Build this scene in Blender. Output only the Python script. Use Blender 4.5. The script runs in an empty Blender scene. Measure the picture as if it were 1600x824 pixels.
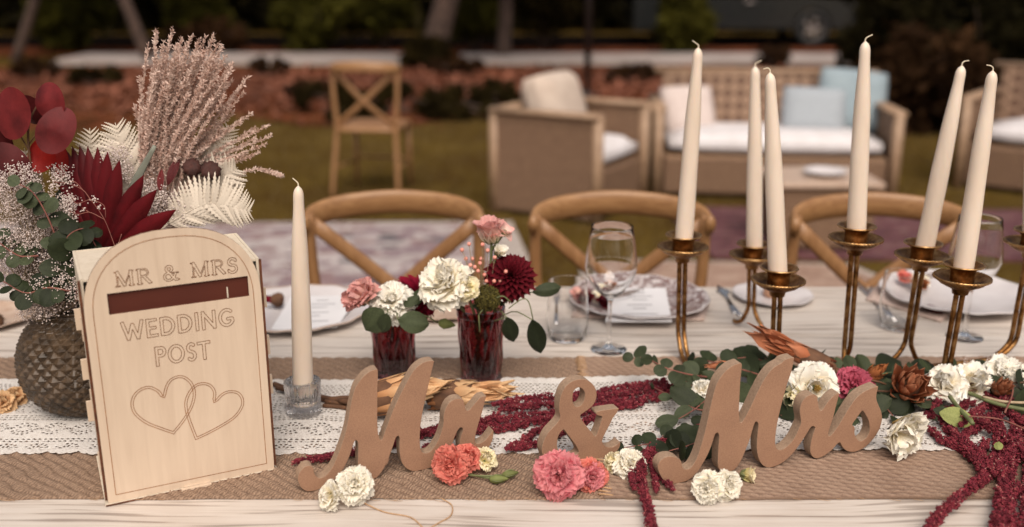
import bpy, bmesh, random
import numpy as np
from math import *
from mathutils import Vector, Matrix, noise as mnoise
random.seed(7); np.random.seed(7)
S = bpy.context.scene
COL = S.collection
TZ = 0.76                      # height of the table top

# ---------------------------------------------------------------- camera
FPX = 1555.0; CAMZ = 1.45; PIT = atan(457/FPX)
cam = bpy.data.objects.new('camera', bpy.data.cameras.new('camera')); COL.objects.link(cam)
cam.location = (0, 0, CAMZ); cam.rotation_euler = (pi/2-PIT, 0, 0)
cam.data.sensor_width = 36; cam.data.lens = 36*FPX/1600
cam.data.clip_start = .05; cam.data.clip_end = 500
cam.data.dof.use_dof = True; cam.data.dof.focus_distance = 1.46; cam.data.dof.aperture_fstop = 2.0
S.camera = cam
# ---------------------------------------------------------------- world, sun
SUN_EL, SUN_AZ = radians(52), radians(174)       # azimuth from +Y (ahead of the camera), negative = left
W = bpy.data.worlds.new('World'); S.world = W; W.use_nodes = True
nt = W.node_tree; nt.nodes.clear()
sky = nt.nodes.new('ShaderNodeTexSky'); sky.sky_type = 'NISHITA'; sky.sun_disc = False
sky.sun_elevation = SUN_EL; sky.sun_rotation = SUN_AZ
sky.air_density = 1.0; sky.dust_density = 4.0; sky.ozone_density = 1.0
bg = nt.nodes.new('ShaderNodeBackground'); bg.inputs[1].default_value = 0.095
ow = nt.nodes.new('ShaderNodeOutputWorld')
tint = nt.nodes.new('ShaderNodeMix'); tint.data_type = 'RGBA'; tint.blend_type = 'MULTIPLY'; tint.inputs[0].default_value = 1
tint.inputs[7].default_value = (1.0, .925, .85, 1); hs_ = nt.nodes.new('ShaderNodeHueSaturation'); hs_.inputs['Saturation'].default_value = .5; nt.links.new(sky.outputs[0], hs_.inputs['Color']); nt.links.new(hs_.outputs[0], tint.inputs[6]); nt.links.new(tint.outputs[2], bg.inputs[0]); nt.links.new(bg.outputs[0], ow.inputs[0])
sun = bpy.data.objects.new('sun', bpy.data.lights.new('sun', 'SUN')); COL.objects.link(sun)
sun.data.energy = 2.2; sun.data.angle = radians(48); sun.data.color = (1, .91, .81)
sd = Vector((sin(SUN_AZ)*cos(SUN_EL), cos(SUN_AZ)*cos(SUN_EL), sin(SUN_EL)))
sun.rotation_euler = sd.to_track_quat('Z', 'Y').to_euler()
S.view_settings.view_transform = 'Standard'; S.view_settings.look = 'None'
S.view_settings.exposure = 0.36; S.view_settings.gamma = 1.0
S.render.engine = 'CYCLES'
S.cycles.use_denoising = True; S.cycles.max_bounces = 10; S.cycles.transmission_bounces = 10
S.cycles.transparent_max_bounces = 12; S.cycles.diffuse_bounces = 4; S.cycles.sample_clamp_indirect = 4
S.cycles.blur_glossy = 1.0

# ---------------------------------------------------------------- measuring helpers (photo pixel -> place)
def ray(px, py):
    x = (px-800)/FPX; y = (412-py)/FPX
    return Vector((x, cos(PIT)+y*sin(PIT), -sin(PIT)+y*cos(PIT)))
def T(px, py, z=TZ):
    r = ray(px, py); t = (z-CAMZ)/r.z
    return Vector((0, 0, CAMZ))+r*t
def WY(px, py, Y):
    r = ray(px, py); return Vector((0, 0, CAMZ))+r*(Y/r.y)
class Plane:                    # an upright plane through o, running at angle a
    def __init__(s, o, a): s.o = o; s.a = a; s.u = Vector((cos(a), sin(a), 0)); s.n = Vector((sin(a), -cos(a), 0))
    def uv(s, px, py):
        r = ray(px, py); c = Vector((0, 0, CAMZ))
        t = (s.o-c).dot(s.n)/r.dot(s.n); p = c+r*t-s.o
        return (p.dot(s.u), p.z)
    def w(s, u, v, d=0): return s.o+s.u*u+Vector((0, 0, v))+s.n*d

# ---------------------------------------------------------------- objects
ORG = {}
def props(o, label=None, cat=None, group=None, kind=None):
    if label: o['label'] = label
    if cat: o['category'] = cat
    if group: o['group'] = group
    if kind: o['kind'] = kind
    return o
def thing(name, label, cat, loc, group=None):
    o = bpy.data.objects.new(name, None); COL.objects.link(o); o.empty_display_size = .02
    o.location = loc; ORG[o.name] = Vector(loc)
    return props(o, label, cat, group)
def mesh(name, V, F, mats, smooth=True, mi=None, attrs=None):
    me = bpy.data.meshes.new(name)
    if isinstance(V, np.ndarray) and isinstance(F, np.ndarray):
        n, k = F.shape
        me.vertices.add(len(V)); me.vertices.foreach_set('co', V.astype(np.float32).ravel())
        me.loops.add(n*k); me.loops.foreach_set('vertex_index', F.astype(np.int32).ravel())
        me.polygons.add(n); me.polygons.foreach_set('loop_start', np.arange(0, n*k, k, dtype=np.int32))
        me.polygons.foreach_set('loop_total', np.full(n, k, dtype=np.int32))
        me.update(calc_edges=True)
    else:
        me.from_pydata([tuple(v) for v in V], [], [tuple(f) for f in F])
    for m in (mats if isinstance(mats, (list, tuple)) else [mats]): me.materials.append(m)
    if smooth: me.polygons.foreach_set('use_smooth', np.ones(len(me.polygons), bool))
    if mi is not None: me.polygons.foreach_set('material_index', np.array(mi, dtype=np.int32))
    for k, a in (attrs or {}).items():
        at = me.attributes.new(k, 'FLOAT', 'POINT'); at.data.foreach_set('value', np.array(a, dtype=np.float32))
    me.update(); return me
def part(name, V, F, mats, parent=None, loc=None, smooth=True, mi=None, attrs=None, kind=None, label=None, cat=None, group=None):
    """V in world coordinates"""
    org = ORG[parent.name] if parent else Vector(loc if loc is not None else (0, 0, 0))
    V = np.array([tuple(v) for v in V] if not isinstance(V, np.ndarray) else V, dtype=float)-np.array(tuple(org))
    if not isinstance(F, np.ndarray): V = V.tolist()
    o = bpy.data.objects.new(name, mesh(name, V, F, mats, smooth, mi, attrs)); COL.objects.link(o)
    if parent: o.parent = parent
    else: o.location = org
    ORG[o.name] = org
    return props(o, label, cat, group, kind)
def inst(name, me, M, parent):
    o = bpy.data.objects.new(name, me); COL.objects.link(o); o.parent = parent
    o.matrix_local = Matrix.Translation(-ORG[parent.name]) @ M
    ORG[o.name] = Vector(M.translation)
    return o
def copy_tree(src, loc, rz, label, group=None):
    r = src.copy(); COL.objects.link(r); r.location = loc; r.rotation_euler = (0, 0, rz); r['label'] = label
    if group: r['group'] = group
    for ch in list(src.children):
        c = ch.copy(); COL.objects.link(c); c.parent = r
        for g in ch.children:
            d = g.copy(); COL.objects.link(d); d.parent = c
    return r

# ---------------------------------------------------------------- geometry
class MB:
    def __init__(s): s.V = []; s.F = []; s.mi = []
    def add(s, V, F, mi=0):
        b = len(s.V); s.V += [Vector(v) for v in V]; s.F += [tuple(i+b for i in f) for f in F]; s.mi += [mi]*len(F); return s
    def box(s, c, d, M=None, mi=0, bev=0):
        cx, cy, cz = c; x, y, z = [k/2 for k in d]
        if bev:
            V = []; F = []
            b = bev
            pts = [(sx, sy, sz) for sx in (-1, 1) for sy in (-1, 1) for sz in (-1, 1)]
            bm = bmesh.new(); bmesh.ops.create_cube(bm, size=1)
            for v in bm.verts: v.co = Vector((v.co.x*2*x, v.co.y*2*y, v.co.z*2*z))
            bmesh.ops.bevel(bm, geom=bm.edges[:], offset=b, segments=2, affect='EDGES', profile=.6)
            bm.verts.index_update()
            V = [v.co+Vector(c) for v in bm.verts]; F = [[v.index for v in f.verts] for f in bm.faces]; bm.free()
        else:
            V = [Vector((cx+sx*x, cy+sy*y, cz+sz*z)) for sx in (-1, 1) for sy in (-1, 1) for sz in (-1, 1)]
            F = [(0, 1, 3, 2), (4, 6, 7, 5), (0, 4, 5, 1), (2, 3, 7, 6), (0, 2, 6, 4), (1, 5, 7, 3)]
        if M is not None: V = [M @ v for v in V]
        return s.add(V, F, mi)
    def tube(s, pts, r, n=8, mi=0, smooth=0, flat=None, cap=True):
        V, F = tube(pts, r, n, smooth, flat, cap); return s.add(V, F, mi)
    def lathe(s, prof, n, c=(0, 0, 0), mi=0, f=None, M=None):
        V, F = lathe(prof, n, c, f)
        if M is not None: V = [M @ v for v in V]
        return s.add(V, F, mi)
    def xf(s, M): s.V = [M @ v for v in s.V]; return s
    def build(s, name, mats, parent=None, **k):
        return part(name, s.V, s.F, mats, parent, mi=s.mi if isinstance(mats, (list, tuple)) else None, **k)
def crom(P, n, closed=False):
    P = [Vector(p) for p in P]; out = []; m = len(P)
    for i in range(m if closed else m-1):
        p0 = P[i-1] if (i > 0 or closed) else P[0]*2-P[1]
        p1 = P[i]; p2 = P[(i+1) % m]
        p3 = P[(i+2) % m] if (i+2 < m or closed) else P[-1]*2-P[-2]
        for k in range(n):
            t = k/n
            out.append(.5*((2*p1)+(p2-p0)*t+(2*p0-5*p1+4*p2-p3)*t*t+(3*p1-p0-3*p2+p3)*t**3))
    if not closed: out.append(P[-1])
    return out
def tube(pts, r, n=8, smooth=0, flat=None, cap=True):
    P = crom(pts, smooth) if smooth else [Vector(p) for p in pts]
    m = len(P); V = []; F = []
    d0 = (P[1]-P[0]).normalized()
    nrm = d0.orthogonal().normalized() if flat is None else Vector(flat)
    for i in range(m):
        d = (P[min(i+1, m-1)]-P[max(i-1, 0)])
        d = d.normalized() if d.length > 1e-9 else d0
        nrm = (nrm-d*nrm.dot(d)); nrm = nrm.normalized() if nrm.length > 1e-6 else d.orthogonal().normalized()
        b = d.cross(nrm)
        if callable(r): rr = r(i/(m-1))
        elif isinstance(r, list):                 # a list is a taper along the tube, a tuple an oval section
            q = i/(m-1)*(len(r)-1); k = min(int(q), len(r)-2); A_, B_ = [v if isinstance(v, tuple) else (v, v) for v in (r[k], r[k+1])]
            rr = (A_[0]+(B_[0]-A_[0])*(q-k), A_[1]+(B_[1]-A_[1])*(q-k))
        else: rr = r
        ra, rb = rr if isinstance(rr, tuple) else (rr, rr)
        for j in range(n):
            a = 2*pi*j/n
            V.append(P[i]+nrm*cos(a)*ra+b*sin(a)*rb)
    for i in range(m-1):
        for j in range(n):
            F.append((i*n+j, i*n+(j+1) % n, (i+1)*n+(j+1) % n, (i+1)*n+j))
    if cap:
        F.append(tuple(range(n))[::-1]); F.append(tuple((m-1)*n+j for j in range(n)))
    return V, F
def lathe(prof, n, c=(0, 0, 0), f=None):
    V = []; F = []; c = Vector(c); m = len(prof)
    for i, (r, z) in enumerate(prof):
        for j in range(n):
            a = 2*pi*j/n; rr, zz = (f(r, z, a, i) if f else (r, z))
            V.append(c+Vector((rr*cos(a), rr*sin(a), zz)))
    for i in range(m-1):
        for j in range(n):
            F.append((i*n+j, i*n+(j+1) % n, (i+1)*n+(j+1) % n, (i+1)*n+j))
    if prof[0][0] > 1e-6 and prof[-1][0] > 1e-6 and hypot(prof[0][0]-prof[-1][0], prof[0][1]-prof[-1][1]) < .3*max(p[0] for p in prof):
        F += [((m-1)*n+j, (m-1)*n+(j+1) % n, (j+1) % n, j) for j in range(n)]        # a ring, closed on itself
        return V, F
    if prof[0][0] > 1e-6: F.append(tuple(range(n))[::-1])
    if prof[-1][0] > 1e-6: F.append(tuple((m-1)*n+j for j in range(n)))
    return V, F
def frame(axis, up=None):
    z = Vector(axis).normalized(); x = (Vector(up) if up else Vector((0, 0, 1)))
    if abs(z.dot(x.normalized())) > .98: x = Vector((0, 1, 0))
    y = z.cross(x).normalized(); x = y.cross(z)
    return Matrix((x, y, z)).transposed().to_4x4()
def outline(name, loops, thick, mats, M, parent, bev=.0008, sub=5, closed_smooth=True, loc=None, **k):
    """filled outline (list of 2D loops) extruded backwards; M maps (u, v, depth)"""
    cu = bpy.data.curves.new('tmp', 'CURVE'); cu.dimensions = '2D'; cu.fill_mode = 'BOTH'
    cu.extrude = thick/2-bev; cu.bevel_depth = bev; cu.bevel_resolution = 1; cu.offset = -bev
    for lp in loops:
        P = [tuple(p) for p in (crom([Vector((x, y, 0)) for x, y in lp], sub, True) if closed_smooth else [(x, y, 0) for x, y in lp])]
        sp = cu.splines.new('POLY'); sp.points.add(len(P)-1); sp.use_cyclic_u = True
        for q, p in zip(sp.points, P): q.co = (p[0], p[1], 0, 1)
    ob = bpy.data.objects.new('tmp', cu); COL.objects.link(ob)
    dg = bpy.context.evaluated_depsgraph_get(); me0 = bpy.data.meshes.new_from_object(ob.evaluated_get(dg))
    bm = bmesh.new(); bm.from_mesh(me0); bmesh.ops.remove_doubles(bm, verts=bm.verts, dist=1e-5)
    bm.verts.index_update()
    V = [M @ Vector((v.co.x, v.co.y, v.co.z)) for v in bm.verts]; F = [[v.index for v in f.verts] for f in bm.faces]
    mi = [0 if abs(f.normal.z) > .8 else 1 for f in bm.faces]; bm.free()
    bpy.data.objects.remove(ob); bpy.data.curves.remove(cu); bpy.data.meshes.remove(me0)
    return part(name, V, F, mats, parent, loc=loc, smooth=False, mi=mi, **k)

# ---------------------------------------------------------------- materials
def lin(c):
    if isinstance(c, str):
        c = [int(c[i:i+2], 16)/255 for i in (0, 2, 4)]
        c = [x/12.92 if x <= .04045 else ((x+.055)/1.055)**2.4 for x in c]
    return (c[0], c[1], c[2], 1)
class MT:
    def __init__(s, name, rough=.6, **kw):
        s.m = bpy.data.materials.new(name); s.m.use_nodes = True; s.t = s.m.node_tree; s.n = s.t.nodes
        s.b = s.n['Principled BSDF']; s.b.inputs['Roughness'].default_value = rough
        for k, v in kw.items():
            s.b.inputs[k.replace('_', ' ')].default_value = v
        s.out = s.n['Material Output']
    def nd(s, t, **k):
        x = s.n.new('ShaderNode'+t)
        for a, v in k.items(): setattr(x, a, v)
        return x
    def l(s, a, b): s.t.links.new(a, b)
    def coord(s, scale=(1, 1, 1), kind='Object', rnd=False, rot=(0, 0, 0)):
        tc = s.nd('TexCoord'); mp = s.nd('Mapping'); mp.inputs['Scale'].default_value = scale; mp.inputs['Rotation'].default_value = rot
        s.l(tc.outputs[kind], mp.inputs[0])
        if rnd:
            oi = s.nd('ObjectInfo'); mu = s.nd('Math', operation='MULTIPLY'); mu.inputs[1].default_value = 37
            s.l(oi.outputs['Random'], mu.inputs[0]); cb = s.nd('CombineXYZ')
            for i in range(3): s.l(mu.outputs[0], cb.inputs[i])
            s.l(cb.outputs[0], mp.inputs['Location'])
        return mp.outputs[0]
    def noise(s, co, scale, detail=4, rough=.55, dist=0):
        x = s.nd('TexNoise'); x.inputs['Scale'].default_value = scale; x.inputs['Detail'].default_value = detail
        x.inputs['Roughness'].default_value = rough; x.inputs['Distortion'].default_value = dist
        s.l(co, x.inputs['Vector']); return x.outputs[0]
    def attr(s, name): x = s.nd('Attribute', attribute_name=name); return x.outputs['Fac']
    def ramp(s, f, stops, interp='LINEAR'):
        x = s.nd('ValToRGB'); e = x.color_ramp.elements; x.color_ramp.interpolation = interp
        while len(e) < len(stops): e.new(.5)
        for q, (p, c) in zip(e, stops): q.position = p; q.color = lin(c)
        s.l(f, x.inputs[0]); return x.outputs[0]
    def mix(s, f, a, b, mode='MIX'):
        x = s.nd('Mix', data_type='RGBA', blend_type=mode)
        for i, v in ((0, f), (6, a), (7, b)):
            if isinstance(v, (int, float)): x.inputs[i].default_value = v
            elif isinstance(v, (tuple, list, str)): x.inputs[i].default_value = lin(v)
            else: s.l(v, x.inputs[i])
        return x.outputs[2]
    def col(s, c):
        if isinstance(c, (tuple, str)): s.b.inputs['Base Color'].default_value = lin(c)
        else: s.l(c, s.b.inputs['Base Color'])
        return s
    def bump(s, h, d=.001, st=1):
        x = s.nd('Bump'); x.inputs['Distance'].default_value = d; x.inputs['Strength'].default_value = st
        s.l(h, x.inputs['Height']); s.l(x.outputs[0], s.b.inputs['Normal']); s._bn = x.outputs[0]; return s
    def transl(s, fac, colr):
        tr = s.nd('BsdfTranslucent'); mx = s.nd('MixShader'); mx.inputs[0].default_value = fac
        if isinstance(colr, (tuple, str)): tr.inputs[0].default_value = lin(colr)
        else: s.l(colr, tr.inputs[0])
        s.l(s.b.outputs[0], mx.inputs[1]); s.l(tr.outputs[0], mx.inputs[2]); s.l(mx.outputs[0], s.out.inputs[0]); return s
def simple(name, a, b, scale=20, rough=.6, bd=0, bs=None, kind='Object', rnd=True, **kw):
    m = MT(name, rough, **kw); co = m.coord(kind=kind, rnd=rnd); n = m.noise(co, scale)
    m.col(m.ramp(n, [(.3, a), (.7, b)]))
    if bd: m.bump(m.noise(co, bs or scale*2), bd)
    return m.m
def petalmat(name, base, mid, tip, tr=.25, rough=.55):
    m = MT(name, rough+.15); m.b.inputs['Specular IOR Level'].default_value = .15; co = m.coord(rnd=True); t = m.attr('t'); n = m.noise(co, 60)
    a = m.nd('Math', operation='MULTIPLY_ADD'); a.inputs[1].default_value = .22; m.l(n, a.inputs[0]); m.l(t, a.inputs[2])
    c = m.ramp(a.outputs[0], [(.12, base), (.55, mid), (1.0, tip)])
    oi = m.nd('ObjectInfo'); hs = m.nd('HueSaturation'); ma = m.nd('MapRange'); ma.inputs[3].default_value = .86; ma.inputs[4].default_value = 1.1
    m.l(oi.outputs['Random'], ma.inputs[0]); m.l(ma.outputs[0], hs.inputs['Value']); m.l(c, hs.inputs['Color'])
    m.col(hs.outputs[0]); m.bump(m.noise(m.coord((1, 1, .15), rnd=True), 260), .0006, .6)
    m.transl(tr, hs.outputs[0]); return m.m
def woodmat(name, dark, light, stretch=(1, 8, 8), scale=14, rough=.55, bd=.0004):
    m = MT(name, rough); co = m.coord(stretch, rnd=True); n = m.noise(co, scale, 5, .6, .6)
    n2 = m.noise(m.coord(rnd=True), 3)
    c = m.ramp(n, [(.3, dark), (.62, light)]); c = m.mix(.25, c, m.ramp(n2, [(.3, dark), (.7, light)]))
    m.col(c); m.bump(n, bd); return m.m
def glassmat(name, colr=(1, 1, 1), rough=.0, ior=1.45, bump=None):
    m = MT(name, rough); m.b.inputs['Transmission Weight'].default_value = 1; m.b.inputs['IOR'].default_value = ior
    m.col(colr)
    if bump: m.bump(m.noise(m.coord(), bump[0]), bump[1])
    return m.m
M_ = {}
def mats():
    M_['ply'] = woodmat('birch_plywood', 'c8b29c', 'd4bfa9', (8, 8, .7), 10, .55, .0001)
    M_['burnt'] = simple('laser_burnt_edge', '40200f', '6a3a1e', 90, .7)
    M_['engrave'] = simple('laser_engraving', '7c4a28', 'a46c3e', 120, .8)
    M_['slot'] = simple('red_brown_card', '4a1a0e', '54200f', 8, .6)
    M_['plypale'] = woodmat('pale_plywood', 'c9bba6', 'd9cdbb', (8, 8, .7), 10, .5, .0001)
    m = MT('mdf', .75); co = m.coord(rnd=True); n = m.noise(co, 700, 2, .6); n2 = m.noise(co, 25)
    m.col(m.mix(.5, m.ramp(n, [(.32, '82604e'), (.68, 'a88468')]), m.ramp(n2, [(.3, '8c6852'), (.7, '9e785e')])))
    m.bump(n, .0003, .6); M_['mdf'] = m.m
    m = MT('mdf_edge', .8); co = m.coord((1, 1, 1), rnd=True); n = m.noise(co, 350, 3)
    m.col(m.ramp(n, [(.3, '88705c'), (.7, 'a48a74')])); m.bump(n, .0004, .6); M_['mdfe'] = m.m
    # whitewashed boards
    m = MT('whitewashed_pine', .62); co = m.coord((.55, 1, 1), rnd=True); warp = m.noise(co, 2.6, 2, .5)
    sx = m.nd('SeparateXYZ'); m.l(co, sx.inputs[0])
    a = m.nd('Math', operation='MULTIPLY_ADD'); a.inputs[1].default_value = .085; m.l(warp, a.inputs[0]); m.l(sx.outputs[1], a.inputs[2])
    cb = m.nd('CombineXYZ'); m.l(sx.outputs[0], cb.inputs[0]); m.l(a.outputs[0], cb.inputs[1]); m.l(sx.outputs[2], cb.inputs[2])
    mp = m.nd('Mapping'); mp.inputs['Scale'].default_value = (.07, 1, 0); m.l(cb.outputs[0], mp.inputs[0])
    g = m.noise(mp.outputs[0], 120, 2, .45); f = m.noise(m.coord((3, 120, 1), rnd=True), 5, 3); blot = m.noise(m.coord(rnd=True), 6, 4)
    c = m.ramp(g, [(.35, '5e4c42'), (.395, '8c7a6e'), (.435, 'c4b8ae'), (.75, 'd6cec7')])
    c = m.mix(.22, c, m.ramp(f, [(.3, '9c8a7c'), (.7, 'e0dad2')])); c = m.mix(.30, c, m.ramp(blot, [(.3, 'b8a99c'), (.7, 'dcd5cd')]))
    m.col(c); m.bump(g, .0012, .7); M_['board'] = m.m
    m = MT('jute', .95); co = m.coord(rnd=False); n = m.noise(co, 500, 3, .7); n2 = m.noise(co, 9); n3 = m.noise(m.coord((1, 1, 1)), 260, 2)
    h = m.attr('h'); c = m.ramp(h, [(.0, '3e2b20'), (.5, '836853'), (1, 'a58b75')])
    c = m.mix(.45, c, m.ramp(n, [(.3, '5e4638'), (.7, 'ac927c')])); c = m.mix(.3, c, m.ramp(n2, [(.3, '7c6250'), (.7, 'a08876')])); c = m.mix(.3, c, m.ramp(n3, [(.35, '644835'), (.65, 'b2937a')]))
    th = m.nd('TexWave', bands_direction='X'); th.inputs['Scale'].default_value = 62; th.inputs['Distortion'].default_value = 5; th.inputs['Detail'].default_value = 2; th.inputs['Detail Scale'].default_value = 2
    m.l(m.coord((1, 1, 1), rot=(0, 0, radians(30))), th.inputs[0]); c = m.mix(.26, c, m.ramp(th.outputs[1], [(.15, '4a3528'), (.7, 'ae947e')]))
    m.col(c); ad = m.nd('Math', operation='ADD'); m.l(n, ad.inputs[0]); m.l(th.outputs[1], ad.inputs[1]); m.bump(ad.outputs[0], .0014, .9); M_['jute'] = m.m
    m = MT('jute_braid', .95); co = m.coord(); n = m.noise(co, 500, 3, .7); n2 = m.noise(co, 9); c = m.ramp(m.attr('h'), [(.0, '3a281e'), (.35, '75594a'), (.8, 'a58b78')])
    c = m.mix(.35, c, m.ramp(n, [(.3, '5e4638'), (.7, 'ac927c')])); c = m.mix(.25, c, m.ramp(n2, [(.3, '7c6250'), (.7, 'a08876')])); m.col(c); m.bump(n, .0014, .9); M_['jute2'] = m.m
    m = MT('lace_cotton', .9); co = m.coord(rnd=False); n = m.noise(co, 420, 3)
    m.col(m.ramp(n, [(.3, 'c9bfb6'), (.6, 'ece7e2')])); m.bump(n, .0009, .8); m.transl(.15, 'e8e0da'); M_['lace'] = m.m
    M_['wax'] = MT('ivory_wax', .42, Subsurface_Weight=.25, Subsurface_Radius=(.02, .012, .006), Subsurface_Scale=.35)
    w = M_['wax']; co = w.coord((1, 1, .25), rnd=True); n = w.noise(co, 30); w.col(w.ramp(n, [(.3, 'dac8b6'), (.7, 'e6d6c6')])); w.bump(n, .0006, .4); M_['wax'] = w.m
    M_['wick'] = simple('waxed_wick', 'd8c8ac', 'e8dcc4', 200, .7)
    m = MT('antique_brass', .42, Metallic=1.0); co = m.coord(rnd=False); n = m.noise(co, 45, 5, .7); n2 = m.noise(co, 260, 3)
    m.col(m.ramp(n, [(.33, '452a14'), (.5, '8c6238'), (.7, 'c29c6a')])); r = m.nd('MapRange'); r.inputs[3].default_value = .62; r.inputs[4].default_value = .34
    m.l(n, r.inputs[0]); m.l(r.outputs[0], m.b.inputs['Roughness']); m.bump(n2, .0008, .5); M_['brass'] = m.m
    m = MT('brass_rim', .3, Metallic=1.0); co = m.coord(); n = m.noise(co, 120, 4); m.col(m.ramp(n, [(.3, '9a6c3c'), (.65, 'd8b07c')])); M_['brassrim'] = m.m
    M_['glass'] = glassmat('clear_glass')
    M_['glassrib'] = glassmat('ribbed_glass', (.97, .97, 1), .02)
    M_['glasspurple'] = glassmat('plum_glass', lin('a2585e')[:3], .03, 1.5)
    m = MT('vase_glaze', .42); co = m.coord(); n = m.noise(co, 60, 4); m.col(m.ramp(n, [(.3, '2a2016'), (.7, '584634')])); m.b.inputs['Specular IOR Level'].default_value = .4
    m.bump(n, .0006, .5); M_['vase'] = m.m
    M_['cer'] = simple('glazed_ceramic', 'c9c2c2', 'd8d2d2', 12, .25)
    m = MT('plate_pattern', .3); co = m.coord(rnd=True); n = m.noise(co, 28, 3, .5, 2.5); m.col(m.ramp(n, [(.40, 'd0c9c8'), (.47, '7c5a54'), (.56, '5c403c'), (.63, 'ccc3c2')])); M_['cerpat'] = m.m
    M_['cerrim'] = simple('stoneware_rim', 'a98c78', 'c4ae9c', 40, .4)
    M_['paper'] = simple('menu_paper', 'd8d6d8', 'e2e0e2', 8, .7)
    M_['print'] = simple('grey_print', '8f8d90', '9a989a', 8, .7)
    M_['napkin'] = simple('linen_napkin', 'b8a094', 'c9b4aa', 90, .9, .0005, 300)
    M_['steel'] = MT('cutlery_steel', .2, Metallic=1.0).col((.62, .60, .60)).m
    M_['oak'] = woodmat('honey_oak', '7e5736', '9c744e', (8, 8, 1), 9, .45)
    M_['oakrail'] = woodmat('honey_oak_rail', '7e5736', 'a07850', (1, 9, 9), 9, .42)
    M_['rush'] = simple('woven_seat', '8a6040', 'a57c58', 60, .8, .002, 120)
    m = MT('wicker', .7); co = m.coord(); ck = m.nd('TexBrick'); ck.inputs['Scale'].default_value = 28; ck.inputs['Mortar Size'].default_value = .03
    ck.inputs[1].default_value = lin('7a5e48'); ck.inputs[2].default_value = lin('907258'); ck.inputs[3].default_value = lin('4c3428')
    m.l(m.coord(rot=(pi/2, 0, 0)), ck.inputs[0]); m.col(ck.outputs[0]); m.bump(ck.outputs[1], .004, .5); M_['wicker'] = m.m
    m = MT('wicker_lattice', .7); ck = m.nd('TexChecker'); ck.inputs['Scale'].default_value = 16; ck.inputs[1].default_value = lin('9a7e68'); ck.inputs[2].default_value = lin('6a5040')
    m.l(m.coord(rot=(0, pi/4, 0)), ck.inputs[0]); m.col(ck.outputs[0]); M_['lattice'] = m.m
    M_['rattan'] = simple('rattan_pole', '8c7058', 'a2866c', 20, .5)
    M_['whitecush'] = simple('white_cushion', 'ccc6c6', 'd8d4d6', 10, .9, .002, 30)
    M_['creamcush'] = simple('cream_cushion', 'b8a698', 'c8b8aa', 10, .9, .002, 30)
    M_['bluecush'] = simple('blue_cushion', '83929a', '909ea5', 10, .9, .002, 30)
    M_['greycush'] = simple('grey_cushion', '959ca2', 'a3a9b0', 60, .9, .002, 30)
    M_['pinkcush'] = simple('blush_cushion', 'c0b0aa', 'ccbeb8', 30, .9, .002, 30)
    # plants
    M_['euc'] = leafmat('eucalyptus_leaf', '20261a', '464e36')
    M_['eucdark'] = leafmat('dark_leaf', '141a10', '303822')
    M_['eucyel'] = leafmat('yellow_green_leaf', '5d6438', '8d9158')
    M_['redleaf'] = leafmat('dyed_red_leaf', '340a0d', '6c2224', .15)
    M_['redbright'] = leafmat('bright_red_leaf', '6a0e0a', '98180f', .35)
    M_['palm'] = leafmat('dyed_palm', '2a0407', '5c0c14', .12)
    M_['darkpod'] = simple('dried_pod', '2a120e', '4a241c', 60, .8, .002, 120)
    M_['stem'] = simple('green_stem', '565c38', '747a50', 40, .6)
    M_['brownstem'] = simple('brown_stem', '4a3020', '6e4c34', 60, .8)
    M_['redstem'] = simple('red_stem', '6b3a34', '8e5a4c', 60, .7)
    M_['palestem'] = simple('pale_stem', '9a8466', 'b8a488', 60, .7)
    M_['fern'] = simple('bleached_fern', 'c6baaa', 'dcd0c0', 60, .7)
    M_['pampas'] = simple('rose_pampas', 'bc9888', 'e6d0c4', 60, .9)
    M_['gyp'] = simple('gypsophila_blossom', 'c2aca4', 'e8dcd6', 300, .9, rnd=False)
    m = MT('amaranth', .9); v = m.attr('v'); co = m.coord(); n = m.noise(co, 60)
    m.col(m.mix(.3, m.ramp(v, [(0, '22060e'), (.35, '601424'), (.7, '962c3e'), (.84, 'b8605e'), (.93, 'c8a294')]), m.ramp(n, [(.3, '3c0c16'), (.7, '92303c')]))); M_['amar'] = m.m
    M_['cream'] = petalmat('cream_petal', 'f2dca0', 'f4e9cc', 'f6f0e2', .22)
    M_['white'] = petalmat('white_petal', 'f4e2b4', 'f8efdc', 'faf6ec', .22)
    M_['yellowcream'] = petalmat('yellow_cream_petal', 'd2c880', 'e8dca4', 'f0e4c2', .22)
    M_['coral'] = petalmat('coral_petal', 'e0a884', 'd8645c', 'e88c7c', .32)
    M_['pink'] = petalmat('pink_petal', 'd89480', 'd0586c', 'e8969a', .32)
    M_['blush'] = petalmat('blush_petal', 'f0dcbc', 'f2c8b8', 'eeb2ac', .35)
    M_['peach'] = petalmat('peach_petal', 'faf2da', 'f8dcd0', 'f0b8b2', .35)
    M_['magenta'] = petalmat('magenta_petal', '7a2434', 'b04058', 'c86478')
    M_['dahlia'] = petalmat('dahlia_petal', '160104', '38040c', '5c0a18', .08)
    M_['dahliar'] = petalmat('dahlia_petal_bright', '3a0510', '6c0a22', '8c1430', .15)
    M_['protea'] = petalmat('protea_bract', '7a4c2e', 'c89468', 'e2bc90', .2, .6)
    M_['proteab'] = petalmat('protea_bract_brown', '3a1c10', '7a4428', 'a8683e', .1, .6)
    M_['proteao'] = petalmat('protea_bract_orange', '4a2414', '9a5636', 'bc7c5c', .12, .55)
    M_['moss'] = simple('moss_green_pod', '3a3414', '6e6428', 200, .95, .003, 300)
    M_['waxbud'] = simple('coral_bud', 'd88474', 'e8a494', 60, .5)
    # outdoors
    m = MT('lawn', 1, Specular_IOR_Level=0.0); co = m.coord(); n = m.noise(co, 1.1, 6, .65); n2 = m.noise(co, 9, 5, .7)
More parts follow.
